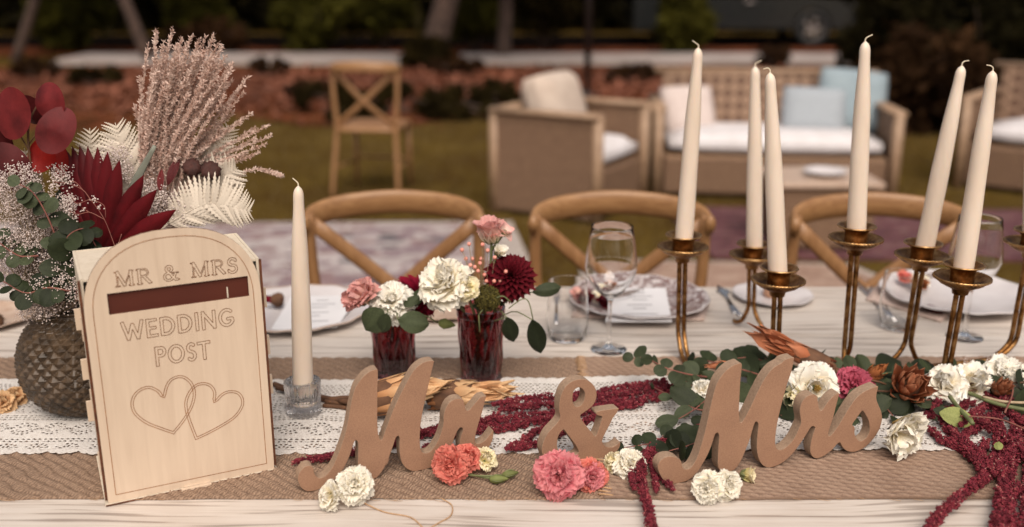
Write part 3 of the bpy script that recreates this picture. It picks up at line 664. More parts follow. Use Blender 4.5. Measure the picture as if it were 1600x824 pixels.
# jute runners: real woven relief
def fnoise(x, y, s, seed):
    r = np.random.default_rng(seed); g_ = r.random((64, 64))
    u = (x*s) % 64; v = (y*s) % 64; i = u.astype(int); j = v.astype(int); fu = u-i; fv = v-j
    fu = fu*fu*(3-2*fu); fv = fv*fv*(3-2*fv); i2 = (i+1) % 64; j2 = (j+1) % 64
    return (g_[i, j]*(1-fu)+g_[i2, j]*fu)*(1-fv)+(g_[i, j2]*(1-fu)+g_[i2, j2]*fu)*fv
RF, RB = 1.208, 1.722        # front and back edge of the runner
def jute(name, label, x0, x1, z0, slant, pitch, chev, seed, step=.0013, rb=RB):
    X, Y = np.meshgrid(np.arange(x0, x1, step), np.arange(RF, rb, step), indexing='ij')
    wob = (fnoise(X, Y, 14, seed)-.5)*.014+(fnoise(X, Y, 60, seed+8)-.5)*.004
    s = Y*cos(slant)+X*sin(slant)+wob; a = X*cos(slant)-Y*sin(slant)
    ph = s/pitch; row = np.floor(ph); f = ph-row
    rib = np.abs(np.sin(pi*ph))**.55
    tw = .5+.5*np.sin(2*pi*(a/.0042+(f*1.1 if not chev else np.abs(f-.5)*2.2)+row*.5))
    big = .5+.5*np.sin(2*pi*(a/.019+row*.5+f*.6)) if chev else .6+.4*fnoise(X, Y, 120, seed+2)
    H = (.0022+.0012*fnoise(X, Y, 30, seed+6))*rib*(.55+.45*big)+.0007*tw*rib+.0005*fnoise(X, Y, 420, seed+1)
    edge = np.minimum(Y-RF, rb-Y); H *= np.clip(edge/.002, .25, 1)
    Yw = Y+(fnoise(X, Y*0, 22, seed+3)-.5)*.006*np.clip(1-(Y-RF)/.05, 0, 1)
    Xw = X+((fnoise(Y, X*0, 60, seed+4)-.5)*.006)
    n0, n1 = X.shape; V = np.stack([Xw, Yw, z0+H], -1).reshape(-1, 3)
    idx = np.arange(n0*n1).reshape(n0, n1)
    F = np.stack([idx[:-1, :-1], idx[1:, :-1], idx[1:, 1:], idx[:-1, 1:]], -1).reshape(-1, 4)
    # edge skirt down to the table
    bi = np.concatenate([idx[:, 0], idx[-1, 1:], idx[::-1, -1][1:], idx[0, ::-1][1:-1]]); Vb = V[bi].copy(); Vb[:, 2] = TZ+.0003
    nb = len(bi); b0 = len(V); q = np.arange(nb); F2 = np.stack([bi, b0+q, b0+(q+1) % nb, bi[(q+1) % nb]], -1)
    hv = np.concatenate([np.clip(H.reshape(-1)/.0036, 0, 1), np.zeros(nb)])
    V = np.concatenate([V, Vb]); F = np.concatenate([F, F2])
    t = thing(name, label, 'table runner', ((x0+x1)/2, (RF+rb)/2, TZ), 'jute runners on the table')
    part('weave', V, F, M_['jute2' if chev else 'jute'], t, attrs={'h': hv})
    return t
ja = jute('jute_runner', 'brown diagonal woven jute runner under the post box and plum glasses', -1.15, .145, TZ+.0006, radians(38), .0145, False, 5)
jb = jute('jute_runner', 'jute runner with thick braided rows under the Mrs letters', .125, 1.05, TZ+.0028, radians(14), .0105, True, 9)
b = MB(); r = random.Random(2)
for i in range(56):                                  # looped fringe where the second runner starts
    y = RF+.004+i*(RB-RF-.008)/55; x = .125+.003*r.random()
    b.tube([(x+.01, y, TZ+.0045), (x-.003, y+.001, TZ+.006), (x-.006-.004*r.random(), y+.004, TZ+.004), (x, y+.006, TZ+.003)], .0011, 5, smooth=2)
b.build('fringe', M_['string'], jb)
b = MB()
for i in range(70):
    x = r.uniform(-.9, .9); y = RF+r.uniform(-.004, .002); L = r.uniform(.006, .02); b.tube([(x, y, TZ+.002), (x+L*.5, y-L*.3, TZ+.003), (x+L, y-L*.25*r.random(), TZ+.0012)], .0003, 4, smooth=2)
b.build('loose_thread', M_['string'], ja, kind='stuff')

# lace runner: holes are real
def lace():
    st = .00135; x0, x1 = -1.1, .80; yf, yb = 1.343, 1.612
    X, Y = np.meshgrid(np.arange(x0, x1, st), np.arange(yf-.012, yb+.006, st), indexing='ij')
    v = Y-yf; L = .046; u = np.mod(X, L)
    scal = -.007*np.abs(np.sin(pi*X/L))-.003*np.abs(np.sin(3*pi*X/L))
    ok = (v > scal) & (Y < yb+.004*np.abs(np.sin(pi*X/.02)))
    hole = np.zeros_like(ok)
    def fan(vc, flip):
        dx = u-L/2; dy = (v-vc)*flip; rr = np.hypot(dx, dy); th = np.arctan2(dy, dx)
        a = (rr > .006) & (rr < .012) & (np.cos(th*9) > .1)
        b_ = (rr > .0145) & (rr < .0195) & (np.cos(th*14) > .05)
        return (a | b_) & (dy > 0)
    def eyel(v0, v1, px, py, sx, sy, sh=0):
        vv = v-v0; row = np.floor(vv/py); uu = np.mod(X+row*px/2+sh*vv, px)-px/2; w = np.mod(vv, py)-py/2
        return (np.abs(uu)/sx+np.abs(w)/sy < 1) & (v > v0) & (v < v1)
    hole |= fan(.006, 1)
    hole |= eyel(.028, .042, .0085, .007, .0036, .0026, .5)
    hole |= fan(.072, -1) & (v > .047)
    hole |= fan(.074, 1) & (v < .098)
    dx = np.abs(np.mod(X+L/2, L)-L/2); hole |= ((np.hypot(dx, (v-.073)*1.1) < .0042) & (np.hypot(dx, v-.073) > .0016))
    hole |= eyel(.100, .121, .0075, .007, .0034, .0024, -.4)
    hole |= fan(.128, 1); hole |= eyel(.150, .172, .0085, .0075, .0036, .0028, .6)
    hole |= eyel(.178, .200, .011, .0055, .0045, .0017, .2)
    hole |= eyel(.206, .248, .0078, .0072, .0030, .0028, 0)
    jit = fnoise(X, Y, 160, 77)
    hole &= jit > .18
    ok &= ~hole
    H = .0004*fnoise(X, Y, 500, 4)+.0003*fnoise(X, Y, 170, 8)+.0045*fnoise(X, Y, 9, 6)**2+.0012*fnoise(X, Y, 40, 7)
    hs = np.zeros(len(X)); 
    base = np.where(X[:, :1] > .12, TZ+.0056, TZ+.0036)
    n0, n1 = X.shape; idx = np.arange(n0*n1).reshape(n0, n1)
    F = np.stack([idx[:-1, :-1], idx[1:, :-1], idx[1:, 1:], idx[:-1, 1:]], -1)[ok[:-1, :-1]]
    V = np.stack([X, Y+.004*np.sin(X*3), base+H], -1).reshape(-1, 3)
    used = np.unique(F); mp = -np.ones(len(V), int); mp[used] = np.arange(len(used)); V = V[used]; F = mp[F]
    # second side for thickness
    V2 = V.copy(); V2[:, 2] -= .0007
    # rim faces where the cloth ends
    e = np.concatenate([F[:, [0, 1]], F[:, [1, 2]], F[:, [2, 3]], F[:, [3, 0]]]); key = e.min(1)*10**7+e.max(1)
    _, inv, cnt = np.unique(key, return_inverse=True, return_counts=True); be = e[cnt[inv] == 1]; n = len(V)
    F3 = np.stack([be[:, 1], be[:, 0], be[:, 0]+n, be[:, 1]+n], -1)
    o = part('lace_runner', np.concatenate([V, V2]), np.concatenate([F, F[:, ::-1]+n, F3]), M_['lace'], None, loc=(0, 1.45, TZ), label='white crochet lace runner with scalloped edge lying on the jute', cat='lace runner')
lace()
# loose string on the bare boards at the front
z = TZ+.0016
b = MB(); b.tube([T(560, 782, z+.003), T(600, 800, z), T(640, 808, z), T(660, 824, z), T(672, 840, z)], .0009, 6, smooth=6)
b.build('jute_string', M_['string'], None, loc=T(620, 805), label='loose tan string trailing off the runner, left strand on the boards', cat='string', group='loose strings on the boards')
b = MB(); b.tube([T(690, 779, z+.003), T(706, 790, z), T(704, 806, z), T(684, 818, z), T(660, 832, z)], .0009, 6, smooth=6)
b.build('jute_string', M_['string'], None, loc=T(690, 800), label='loose tan string curling down from the runner, right strand on the boards', cat='string', group='loose strings on the boards')

# ================================================================ MDF letters
def zz(P, x0, y0, s): return [(x/s+x0, y/s+y0) for x, y in P]
def letters(name, label, p0, p1, loops, thick=.018, shift=0):
    o = T(*p0); q = T(*p1); pl = Plane(o, atan2(q.y-o.y, q.x-o.x))
    L = [[pl.uv(*p) for p in lp] for lp in loops]
    mv = min(v for lp in L for _, v in lp)
    print(name, 'angle', degrees(pl.a), 'minv', mv)
    L = [[(u, max(v, 0)) for u, v in lp] for lp in L]
    z0 = .0042 if o.x < .1 else .0062
    top = max(v for lp in L for _, v in lp)
    L = [[(u, z0+v*(top-z0)/top) for u, v in lp] for lp in L]
    bk = -pl.n
    M = Matrix(((pl.u.x, 0, pl.n.x, pl.o.x), (pl.u.y, 0, pl.n.y, pl.o.y), (0, 1, 0, pl.o.z), (0, 0, 0, 1)))
    M = M @ Matrix.Translation((0, 0, -thick/2))
    outline(name, L, thick, [M_['mdf'], M_['mdfe']], M, None, bev=.0007, sub=4, loc=o, label=label, cat='letter sign', group='wooden table letters')
    return pl
Z1 = lambda P: zz(P, 460, 550, 3.43); Z2 = lambda P: zz(P, 600, 550, 3.433); Z3 = lambda P: zz(P, 820, 570, 4.12); Z4 = lambda P: zz(P, 1020, 540, 3.435); Z5 = lambda P: zz(P, 1180, 540, 3.433)
mr = Z1([(98, 628), (108, 665), (128, 688), (155, 686), (183, 662), (215, 610), (250, 520), (280, 420), (300, 305), (322, 210), (345, 165), (372, 132), (405, 106), (438, 95), (448, 108), (446, 200), (445, 300), (446, 400), (452, 460), (463, 482)])
mr += Z2([(-8, 478), (5, 440), (22, 395), (45, 330), (75, 262), (110, 190), (145, 125), (170, 90), (205, 62), (240, 50), (267, 50), (266, 64), (255, 110), (240, 180), (222, 260), (208, 330), (197, 400), (193, 470), (195, 520), (203, 547), (222, 557), (248, 548), (275, 515), (300, 465), (316, 410), (320, 385), (320, 355), (330, 315), (348, 283), (372, 264), (400, 257), (425, 264), (432, 290), (440, 318), (455, 322), (475, 300), (500, 270), (520, 250), (547, 243), (546, 255), (530, 320), (512, 380), (498, 430), (490, 470), (491, 500), (510, 505), (540, 490), (565, 460), (585, 432), (588, 455), (580, 490), (560, 530), (525, 575), (480, 590), (440, 582), (415, 560), (405, 520), (412, 470), (424, 430), (416, 416), (402, 424), (385, 455), (365, 510), (335, 570), (290, 620), (230, 648), (165, 656), (125, 642), (98, 610), (86, 560), (84, 510), (85, 475), (76, 461), (63, 475), (45, 530), (20, 600)])
mr += Z1([(500, 600), (470, 655), (440, 690), (405, 712), (370, 705), (350, 680), (342, 630), (343, 560), (342, 500), (332, 484), (319, 497), (300, 560), (275, 618), (245, 668), (200, 712), (150, 745), (95, 766), (55, 757), (28, 725), (20, 690), (32, 655), (62, 625)])
amp = Z3([(118, 600), (110, 560), (122, 505), (150, 450), (195, 400), (222, 365), (228, 340), (222, 300), (226, 235), (246, 170), (285, 122), (338, 97), (390, 97), (430, 120), (456, 158), (463, 205), (450, 250), (420, 287), (382, 315), (358, 336), (372, 372), (400, 410), (430, 447), (455, 474), (475, 430), (490, 380), (499, 345), (470, 335), (458, 322), (475, 308), (540, 297), (600, 290), (603, 300), (585, 330), (568, 352), (550, 392), (520, 450), (499, 500), (503, 522), (530, 545), (568, 545), (595, 528), (613, 512), (614, 535), (596, 570), (555, 605), (500, 632), (450, 650), (400, 655), (350, 650), (310, 672), (250, 700), (190, 700), (145, 665)])
amp_h1 = Z3([(310, 195), (318, 168), (336, 152), (357, 151), (378, 166), (388, 195), (382, 235), (362, 268), (332, 278), (314, 258), (308, 225)])
amp_h2 = Z3([(247, 430), (225, 455), (212, 490), (208, 530), (218, 570), (245, 600), (285, 612), (325, 600), (347, 580), (335, 545), (305, 500), (275, 460), (257, 434)])
mrs = Z4([(150, 636), (156, 662), (166, 681), (188, 684), (213, 665), (240, 612), (265, 532), (287, 445), (306, 355), (325, 272), (346, 205), (382, 150), (418, 117), (450, 101), (477, 98), (476, 140), (470, 205), (466, 280), (463, 350), (464, 400), (470, 427), (482, 420), (502, 385), (530, 328), (560, 262), (590, 202), (622, 152), (655, 117), (690, 97)])
mrs += Z5([(160, 78), (206, 66), (207, 82), (195, 140), (176, 200), (156, 270), (138, 340), (122, 410), (112, 470), (107, 520), (109, 557), (120, 576), (142, 578), (170, 560), (202, 525), (226, 480), (245, 432), (243, 400), (239, 365), (246, 325), (264, 294), (288, 277), (312, 272), (331, 282), (336, 310), (341, 345), (352, 363), (366, 350), (390, 313), (418, 282), (450, 264), (444, 295), (430, 350), (415, 410), (400, 455), (391, 490), (397, 505), (420, 482), (458, 425), (500, 352), (540, 295), (578, 262), (612, 244), (655, 228), (658, 240), (651, 268), (650, 300), (662, 335), (676, 372), (679, 415), (664, 468), (632, 520), (592, 562), (550, 586), (516, 592), (488, 585), (468, 565), (455, 541), (440, 546), (412, 578), (372, 610), (332, 627), (306, 616), (294, 582), (300, 530), (314, 480), (321, 456), (309, 448), (296, 456), (280, 482), (250, 530), (215, 580), (170, 630), (120, 664), (72, 677), (38, 662), (16, 620), (8, 565), (11, 500), (17, 440), (10, 424)])
mrs += Z4([(550, 424), (538, 455), (520, 520), (500, 572), (480, 622), (455, 668), (425, 695), (390, 705), (362, 695), (350, 670), (348, 635), (352, 560), (356, 505), (350, 484), (340, 484), (330, 502), (315, 552), (295, 602), (268, 652), (238, 700), (190, 745), (142, 765), (98, 765), (60, 745), (35, 705), (27, 665), (45, 632), (80, 614), (120, 616)])
mrs_h = Z5([(575, 363), (560, 380), (545, 402), (520, 440), (533, 455), (532, 490), (545, 522), (568, 532), (598, 510), (613, 468), (609, 425), (593, 388)])
PLmr = letters('letters', 'brown MDF script letters Mr standing left of the ampersand', (484, 773), (647, 741), [mr])
PLamp = letters('ampersand', 'brown MDF ampersand standing between the two words', (870, 735), (960, 717), [amp, amp_h1, amp_h2])
PLmrs = letters('letters', 'brown MDF script letters Mrs standing on the braided runner at right', (1050, 763), (1200, 737), [mrs, mrs_h])

# ================================================================ the wedding post box
BO = T(170, 791); BR = T(429, 736); PB = Plane(BO, atan2(BR.y-BO.y, BR.x-BO.x)); BW = (BR-BO).length
print('box', BW, degrees(PB.a), [PB.uv(*p) for p in ((148, 440), (410, 408), (290, 355), (180, 400), (387, 430), (168, 461))])
box = thing('post_box', 'birch plywood wedding post box with arched front and brown slot', 'post box', BO)
u1 = BW; DEP = .152; HS = .318
Mb = Matrix(((PB.u.x, 0, PB.n.x, PB.o.x), (PB.u.y, 0, PB.n.y, PB.o.y), (0, 1, 0, PB.o.z), (0, 0, 0, 1)))
z0 = .004
def archpts(inset, n=26, zb=None):
    w = u1/2-inset; zc = .268; ht = PB.uv(290, 355)[1]-inset
    P = [(u1/2-w, zb if zb is not None else z0+inset)]
    for i in range(n+1):
        a = pi-pi*i/n; ca, sa = cos(a), sin(a)
        P.append((u1/2+w*abs(ca)**.82*(1 if ca > 0 else -1), zc+(ht-zc)*abs(sa)**.92))
    P.append((u1/2+w, zb if zb is not None else z0+inset)); return P
sl = [PB.uv(168, 461), PB.uv(387, 430), PB.uv(389, 462), PB.uv(170, 493)]
su0 = (sl[0][0]+sl[3][0])/2; su1 = (sl[1][0]+sl[2][0])/2; sv1 = (sl[0][1]+sl[1][1])/2; sv0 = (sl[2][1]+sl[3][1])/2
outline('front_panel', [archpts(0), [(su0, sv0), (su1, sv0), (su1, sv1), (su0, sv1)]], .0032, [M_['ply'], M_['burnt']], Mb @ Matrix.Translation((0, 0, -.0016)), box, bev=.0001, closed_smooth=False)
def bpart(nm, u0, u1_, v0, v1_, d0, d1, m, parent=box):
    b = MB(); b.box(((u0+u1_)/2, (v0+v1_)/2, (d0+d1)/2), (u1_-u0, v1_-v0, abs(d1-d0))); b.xf(Mb); return b.build(nm, m, parent, smooth=False)
bpart('slot_backing', su0-.004, su1+.004, sv0-.004, sv1+.004, -.0036, -.0046, M_['slot'])
bpart('slot_mark', su1-.0285, su1-.0268, sv0+.0005, sv0+(sv1-sv0)*.55, -.0032, -.0026, M_['plypale'])
for s in (0, 1):
    uu = (-.0005, .0032) if s == 0 else (u1-.0032, u1+.0005)
    bpart('side_panel', uu[0], uu[1], z0, HS, -.0034, -DEP, M_['plypale'])
    e = bpart('burnt_edge', *((-.0034, -.0002) if s == 0 else (u1+.0002, u1+.0034)), z0+.004, HS-.002, -.0012, -.0050, M_['burnt'])
    # finger joints and wedge tabs
    for i, zt in enumerate((.045, .135, .235)):
        bpart('finger_tab', *((-.0052, -.0005) if s == 0 else (u1+.0005, u1+.0042)), zt, zt+.032, -.0052, -.011, M_['ply'])
    for zt in (.105, .165, .235):
        bpart('wedge_tab', *((-.0105, -.0006) if s == 0 else (u1+.0006, u1+.0105)), zt+.006, zt+.034, -.035 if s == 0 else -.02, -.041 if s == 0 else -.026, M_['ply'])
bpart('top_panel', .0034, u1-.0034, HS-.004, HS-.0008, -.0034, -DEP+.0034, M_['plypale'])
bpart('back_panel', .0034, u1-.0034, z0, HS, -DEP+.0032, -DEP, M_['plypale'])
bpart('base_panel', -.004, u1+.004, z0-.0034, z0-.0002, .0015, -DEP-.002, M_['plypale'])
bpart('base_edge', -.0035, u1+.0035, z0-.003, z0-.0012, .0024, .0016, M_['burnt'])
bpart('finger_tab', u1*.44, u1*.60, z0-.0032, z0+.0018, .0018, -.0006, M_['ply'])
bpart('wedge_tab', u1*.42, u1*.60, z0-.0033, z0+.0005, .0075, .0028, M_['ply'])
# engraved lines
def ribbon(name, polylines, w, parent=box, closed=True, d=.0004):
    V = []; F = []
    for P in polylines:
        n = len(P)
        for i in range(n if closed else n-1):
            a = Vector(P[i]).to_2d() if len(P[i]) == 3 else Vector(P[i]); c = Vector(P[(i+1) % n]).to_2d() if len(P[i]) == 3 else Vector(P[(i+1) % n])
            if (c-a).length < 1e-7: continue
            t_ = (c-a).normalized(); nn = Vector((-t_.y, t_.x))*w/2; t_ = t_*w*.35
            k = len(V); V += [Mb @ Vector((q.x, q.y, d)) for q in (a-nn-t_, c-nn+t_, c+nn+t_, a+nn-t_)]; F.append((k, k+1, k+2, k+3))
    return part(name, V, F, M_['engrave'], parent, smooth=False)
ribbon('border_line', [archpts(.0105)], .0008)
def contour(seg, caps, off, uv0, uv1, res=.00028):
    """marching squares round the union of strokes; seg = [(x0,y0,x1,y1,halfwidth)]"""
    xs = np.arange(uv0[0], uv1[0], res); ys = np.arange(uv0[1], uv1[1], res); X, Y = np.meshgrid(xs, ys, indexing='ij')
    D = np.full(X.shape, 1e3)
    for x0, y0, x1, y1, hw in seg:
        dx, dy = x1-x0, y1-y0; L2 = dx*dx+dy*dy+1e-12; L = sqrt(L2)
        if caps: t_ = np.clip(((X-x0)*dx+(Y-y0)*dy)/L2, 0, 1); d = np.hypot(X-x0-t_*dx, Y-y0-t_*dy)-hw
        else:
            al = ((X-x0)*dx+(Y-y0)*dy)/L; ac = np.abs((X-x0)*dy-(Y-y0)*dx)/L
            d = np.maximum(np.maximum(-al-hw*.6, al-L-hw*.6), ac-hw)
        D = np.minimum(D, d)
    out = []
    c = [D[:-1, :-1], D[1:, :-1], D[1:, 1:], D[:-1, 1:]]
    code = sum((c[k] < 0).astype(int) << k for k in range(4)); ii, jj = np.nonzero((code > 0) & (code < 15))
    off4 = ((0, 0), (1, 0), (1, 1), (0, 1))
    for i, j in zip(ii, jj):
        pts = []
        for k in range(4):
            a, b_ = c[k][i, j], c[(k+1) % 4][i, j]
            if (a < 0) != (b_ < 0):
                f = a/(a-b_); p, q = off4[k], off4[(k+1) % 4]
                pts.append((xs[i]+(p[0]+f*(q[0]-p[0]))*res, ys[j]+(p[1]+f*(q[1]-p[1]))*res))
        for k in range(0, len(pts)-1, 2): out.append([pts[k], pts[k+1]])
    return out
def arcpts(cx, cy, rx, ry, a0, a1, n=14): return [(cx+rx*cos(radians(a0+(a1-a0)*i/n)), cy+ry*sin(radians(a0+(a1-a0)*i/n))) for i in range(n+1)]
# glyph strokes in a unit box (height 1): list of (polyline, weight)
B, N = 1.0, .42
SERIF = {
 'M': (1.05, [([(.12, .03), (.12, .97)], N), ([(.14, .97), (.5, .06)], B), ([(.5, .06), (.88, .97)], N), ([(.88, .03), (.88, .97)], B), ([(0, .03), (.25, .03)], .3), ([(.74, .03), (1.02, .03)], .3), ([(0, .97), (.14, .97)], .3), ([(.88, .97), (1.02, .97)], .3)]),
 'R': (.82, [([(.16, .03), (.16, .97)], B), ([(.16, .96), (.42, .96)]+arcpts(.42, .74, .22, .22, 90, -90)+[(.16, .52)], N*1.25), ([(.42, .5), (.72, .05)], B), ([(.02, .03), (.3, .03)], .3), ([(.66, .03), (.82, .03)], .3), ([(.02, .97), (.2, .97)], .3)]),
 'S': (.62, [(arcpts(.31, .74, .21, .22, 20, 250)+arcpts(.30, .27, .24, .25, 75, -155), B*.9), ([(.52, .95), (.52, .78)], .3), ([(.06, .05), (.06, .24)], .3)]),
 '&': (.95, [(arcpts(.36, .78, .16, .17, -60, 240)+[(.28, .62), (.68, .04), (.8, .03)], B*.85), (arcpts(.32, .26, .25, .24, 60, 300)+[(.62, .22), (.70, .45)], B*.8), ([(.56, .5), (.86, .5)], .3), ([(.66, .03), (.9, .03)], .3)]),
}
SANS = {
 'W': (1.2, [([(.06, 1), (.32, .05)], B), ([(.32, .05), (.58, .85)], B), ([(.58, .85), (.84, .05)], B), ([(.84, .05), (1.1, 1)], B)]),
 'E': (.66, [([(.1, .02), (.1, .98)], B), ([(.1, .94), (.56, .94)], B*.9), ([(.1, .5), (.5, .5)], B*.9), ([(.1, .06), (.58, .06)], B*.9)]),
 'D': (.86, [([(.1, .04), (.1, .96)], B), ([(.1, .94), (.3, .94)]+arcpts(.3, .5, .42, .44, 90, -90)+[(.1, .06)], B)]),
 'I': (.28, [([(.12, .02), (.12, .98)], B)]),
 'N': (.88, [([(.1, .02), (.1, .98)], B), ([(.1, .95), (.72, .05)], B), ([(.72, .02), (.72, .98)], B)]),
 'G': (.86, [(arcpts(.46, .5, .38, .45, 50, 330)+[(.76, .42), (.52, .42)], B)]),
 'P': (.68, [([(.1, -.02), (.1, .98)], B), ([(.1, .94), (.34, .94)]+arcpts(.34, .72, .22, .22, 90, -90)+[(.1, .5)], B)]),
 'O': (.98, [(arcpts(.46, .5, .4, .45, 0, 360, 28), B)]),
 'S': (.62, [(arcpts(.29, .74, .19, .21, 40, 250)+arcpts(.28, .28, .2, .23, 75, -140), B)]),
 'T': (.72, [([(.0, .94), (.68, .94)], B), ([(.34, .94), (.34, .02)], B)]),
}
def word(name, txt, font, pA, pB, h, hw, gap=.12, sq=True):
    a = PB.uv(*pA); c = PB.uv(*pB); tot = sum((font[ch][0] if ch != ' ' else .42)+gap for ch in txt)-gap
    sc = (c[0]-a[0])/tot; x = a[0]; v = a[1]; dv = (c[1]-a[1])/(c[0]-a[0])
    for ch in txt:
        if ch == ' ': x += (.42+gap)*sc; continue
        seg = []
        for P, w in font[ch][1]:
            for p, q in zip(P, P[1:]):
                if hypot(q[0]-p[0], q[1]-p[1]) < 1e-3: continue
                seg.append((x+p[0]*sc, v+dv*(x-a[0])+p[1]*h, x+q[0]*sc, v+dv*(x-a[0])+q[1]*h, hw*w))
        caps = ch in 'SOG&'
        m_ = hw*2.2
        ribbon('engraved_letter', contour(seg, caps, 0, (x-m_, v-m_+min(0, dv*(x-a[0]))), (x+font[ch][0]*sc+m_, v+h+m_+max(0, dv*(x-a[0])))), .0007, closed=False)
        x += (font[ch][0]+gap)*sc
hser = PB.uv(186, 422)[1]-PB.uv(186, 448)[1]
word('t', 'MR & MRS', SERIF, (181, 449), (372, 425), hser*.92, .0017)
hs2 = PB.uv(200, 503)[1]-PB.uv(200, 535)[1]
word('t', 'WEDDING', SANS, (192, 533), (366, 508), hs2*.88, .0019, .10)
word('t', 'POST', SANS, (244, 571), (330, 560), hs2*.9, .0019, .10)
def heart(P, w):
    Q = zz(P, 120, 560, 3.434); cusp = [PB.uv(*Q[0])]; 
    UV = [Vector((*PB.uv(*q), 0)) for q in Q]
    return UV
hl = [(463, 203), (440, 172), (390, 150), (340, 163), (302, 200), (290, 250), (310, 302), (370, 350), (450, 382), (520, 406), (560, 358), (600, 300), (628, 240), (636, 180), (618, 130), (580, 98), (540, 94), (500, 113), (475, 152)]
hr = [(741, 228), (745, 180), (720, 142), (680, 130), (635, 142), (600, 180), (580, 230), (582, 280), (600, 340), (637, 437), (700, 408), (780, 365), (850, 318), (890, 262), (893, 215), (865, 180), (815, 174), (775, 192)]
for H_, tip in ((hl, 9), (hr, 9)):
    UV = heart(H_, 0)
    c = sum(UV, Vector())/len(UV)
    A = crom(UV[:tip+1], 5)+crom(UV[tip:]+[UV[0]], 5)[1:-1]
    ribbon('engraved_heart', [[(p.x, p.y) for p in A]], .0008)
    n = len(A); In = []
    for i in range(n):
        t_ = (A[(i+1) % n]-A[i-1]); t_.z = 0; t_.normalize(); nn = Vector((t_.y, -t_.x, 0))
        if nn.dot(c-A[i]) < 0: nn = -nn
        In.append(A[i]+nn*.0030)
    In = [p for i, p in enumerate(In) if min((p-q).length for q in A) > .0028]
    ribbon('engraved_heart', [[(p.x, p.y) for p in In]], .0008)

# ================================================================ plant builders
RJ = 0.0025                       # small lift above the woven cloth
def petal_me(name, m, w=1., curl=.6, cup=.3, ruf=.05, rn=3, shape=.55, seed=0, nu=6, nv=6, point=False):
    """unit petal: length 1 along +Z, opens towards +Y"""
    r = random.Random(seed); ph = r.random()*6; V = []; F = []; A = []
    for i in range(nv+1):
        t = i/nv
        wd = w*((sin(pi*min(t*.86+.07, 1)))**shape if not point else (sin(pi*(t*.9+.05)))**.9*(1 if t < .97 else .3))
        a = curl*t; z = sin(a)/curl if abs(curl) > .01 else t; y = (1-cos(a))/curl if abs(curl) > .01 else 0
        for j in range(nu+1):
            s = -1+2*j/nu
            k = t**1.6*ruf*(1+.35*sin(9*s+ph)*(t > .8))
            V.append((s*wd/2, y-cup*(s*s)*wd*.5*(1-.3*t)+k*sin(rn*s*pi+ph)+k*.6*sin(rn*2.3*s*pi+ph*2), z*(1-.10*s*s*(t > .8))+k*.6*cos(rn*1.7*s*pi+ph*1.3)))
            A.append(t)
    for i in range(nv):
        for j in range(nu): k = i*(nu+1)+j; F.append((k, k+1, k+nu+2, k+nu+1))
    return mesh(name, V, F, m, True, attrs={'t': A})
_pc = {}
def petals(mk, kind):
    key = (mk, kind)
    if key not in _pc:
        m = M_[mk]
        if kind == 'ruffle': _pc[key] = [petal_me('petal', m, 1.15, .6, .28, .07, 1.5+.45*i, .42, i, 12, 7) for i in range(7)]
        elif kind == 'inner': _pc[key] = [petal_me('petal', m, 1.15, -.55, .5, .07, 1.8+.5*i, .42, i+4, 12, 7) for i in range(4)]
        elif kind == 'round': _pc[key] = [petal_me('petal', m, .95, .55, .5, .035, 1.8+.4*i, .5, i+9, 10, 6) for i in range(3)]
        elif kind == 'dahlia': _pc[key] = [petal_me('petal', m, .42, .3, .9, .0, 1, .7, i+20, 4, 5, True) for i in range(2)]
        elif kind == 'bract': _pc[key] = [petal_me('bract', m, .30, -.25+.1*i, .55, .012, 1.5, .7, i+30, 4, 7, True) for i in range(3)]
        elif kind == 'wide': _pc[key] = [petal_me('bract', m, .46, -.5+.2*i, .6, .02, 1.5, .6, i+40, 6, 7, True) for i in range(3)]
    return _pc[key]
def place(nm, mes, t, base, A, phi, tilt, L, rnd=random, wsc=1.):
    M = Matrix.Translation(base) @ A @ Matrix.Rotation(phi, 4, 'Z') @ Matrix.Rotation(-tilt, 4, 'X') @ Matrix.Diagonal((L*wsc, L, L, 1))
    return inst(nm, mes[int(random.random()*len(mes))], M, t)
def lisianthus(name, label, cat, base, axis, R, mk, group, layers=None, sep=True, stem=None, squash=1., kind='ruffle', seed=None, mk2=None):
    """base = where the petals join, R = radius of the open flower"""
    if seed is not None: random.seed(seed)
    t = thing(name, label, cat, base, group); A = frame(axis)
    layers = layers or [(7, 80, 1.0), (7, 64, 1.0), (6, 48, .98), (6, 33, .92), (5, 18, .85), (4, 6, .75)]
    if len(layers) > 4: layers = [(n+1, a, l) for n, a, l in layers]+[(5, 16, .72)]
    off = 0
    for li, (n, tilt, l) in enumerate(layers):
        for i in range(n):
            phi = 2*pi*i/n+off+random.uniform(-.12, .12)
            place('petal', petals(mk2 if (mk2 and li > 2) else mk, 'inner' if (kind == 'ruffle' and li == len(layers)-1) else kind), t, base, A, phi, radians(tilt+random.uniform(-11, 9)), R*l*random.uniform(.84, 1.06), wsc=(.95 if li < 4 else .75)*random.uniform(.85, 1.12))
        off += 1.1
    if sep:
        b = MB()
        for i in range(5):
            a = i*1.2566; P = [base+A.to_3x3() @ Vector((0, 0, -.002)), base+A.to_3x3() @ Vector((cos(a)*R*.25, sin(a)*R*.25, R*.05)), base+A.to_3x3() @ Vector((cos(a)*R*.42, sin(a)*R*.42, R*.28))]
            b.tube(P, [(.0012, .003), (.0012, .0025), .0004], 6, smooth=3)
        b.lathe([(0, -.004), (.004, -.003), (.0055, .003), (.003, .008)], 10, M=Matrix.Translation(base) @ A)
        b.build('sepals', M_['stem'], t)
    if stem: b = MB(); b.tube(stem, .0024, 7, smooth=5); b.build('stem', M_['stem'], t)
    return t
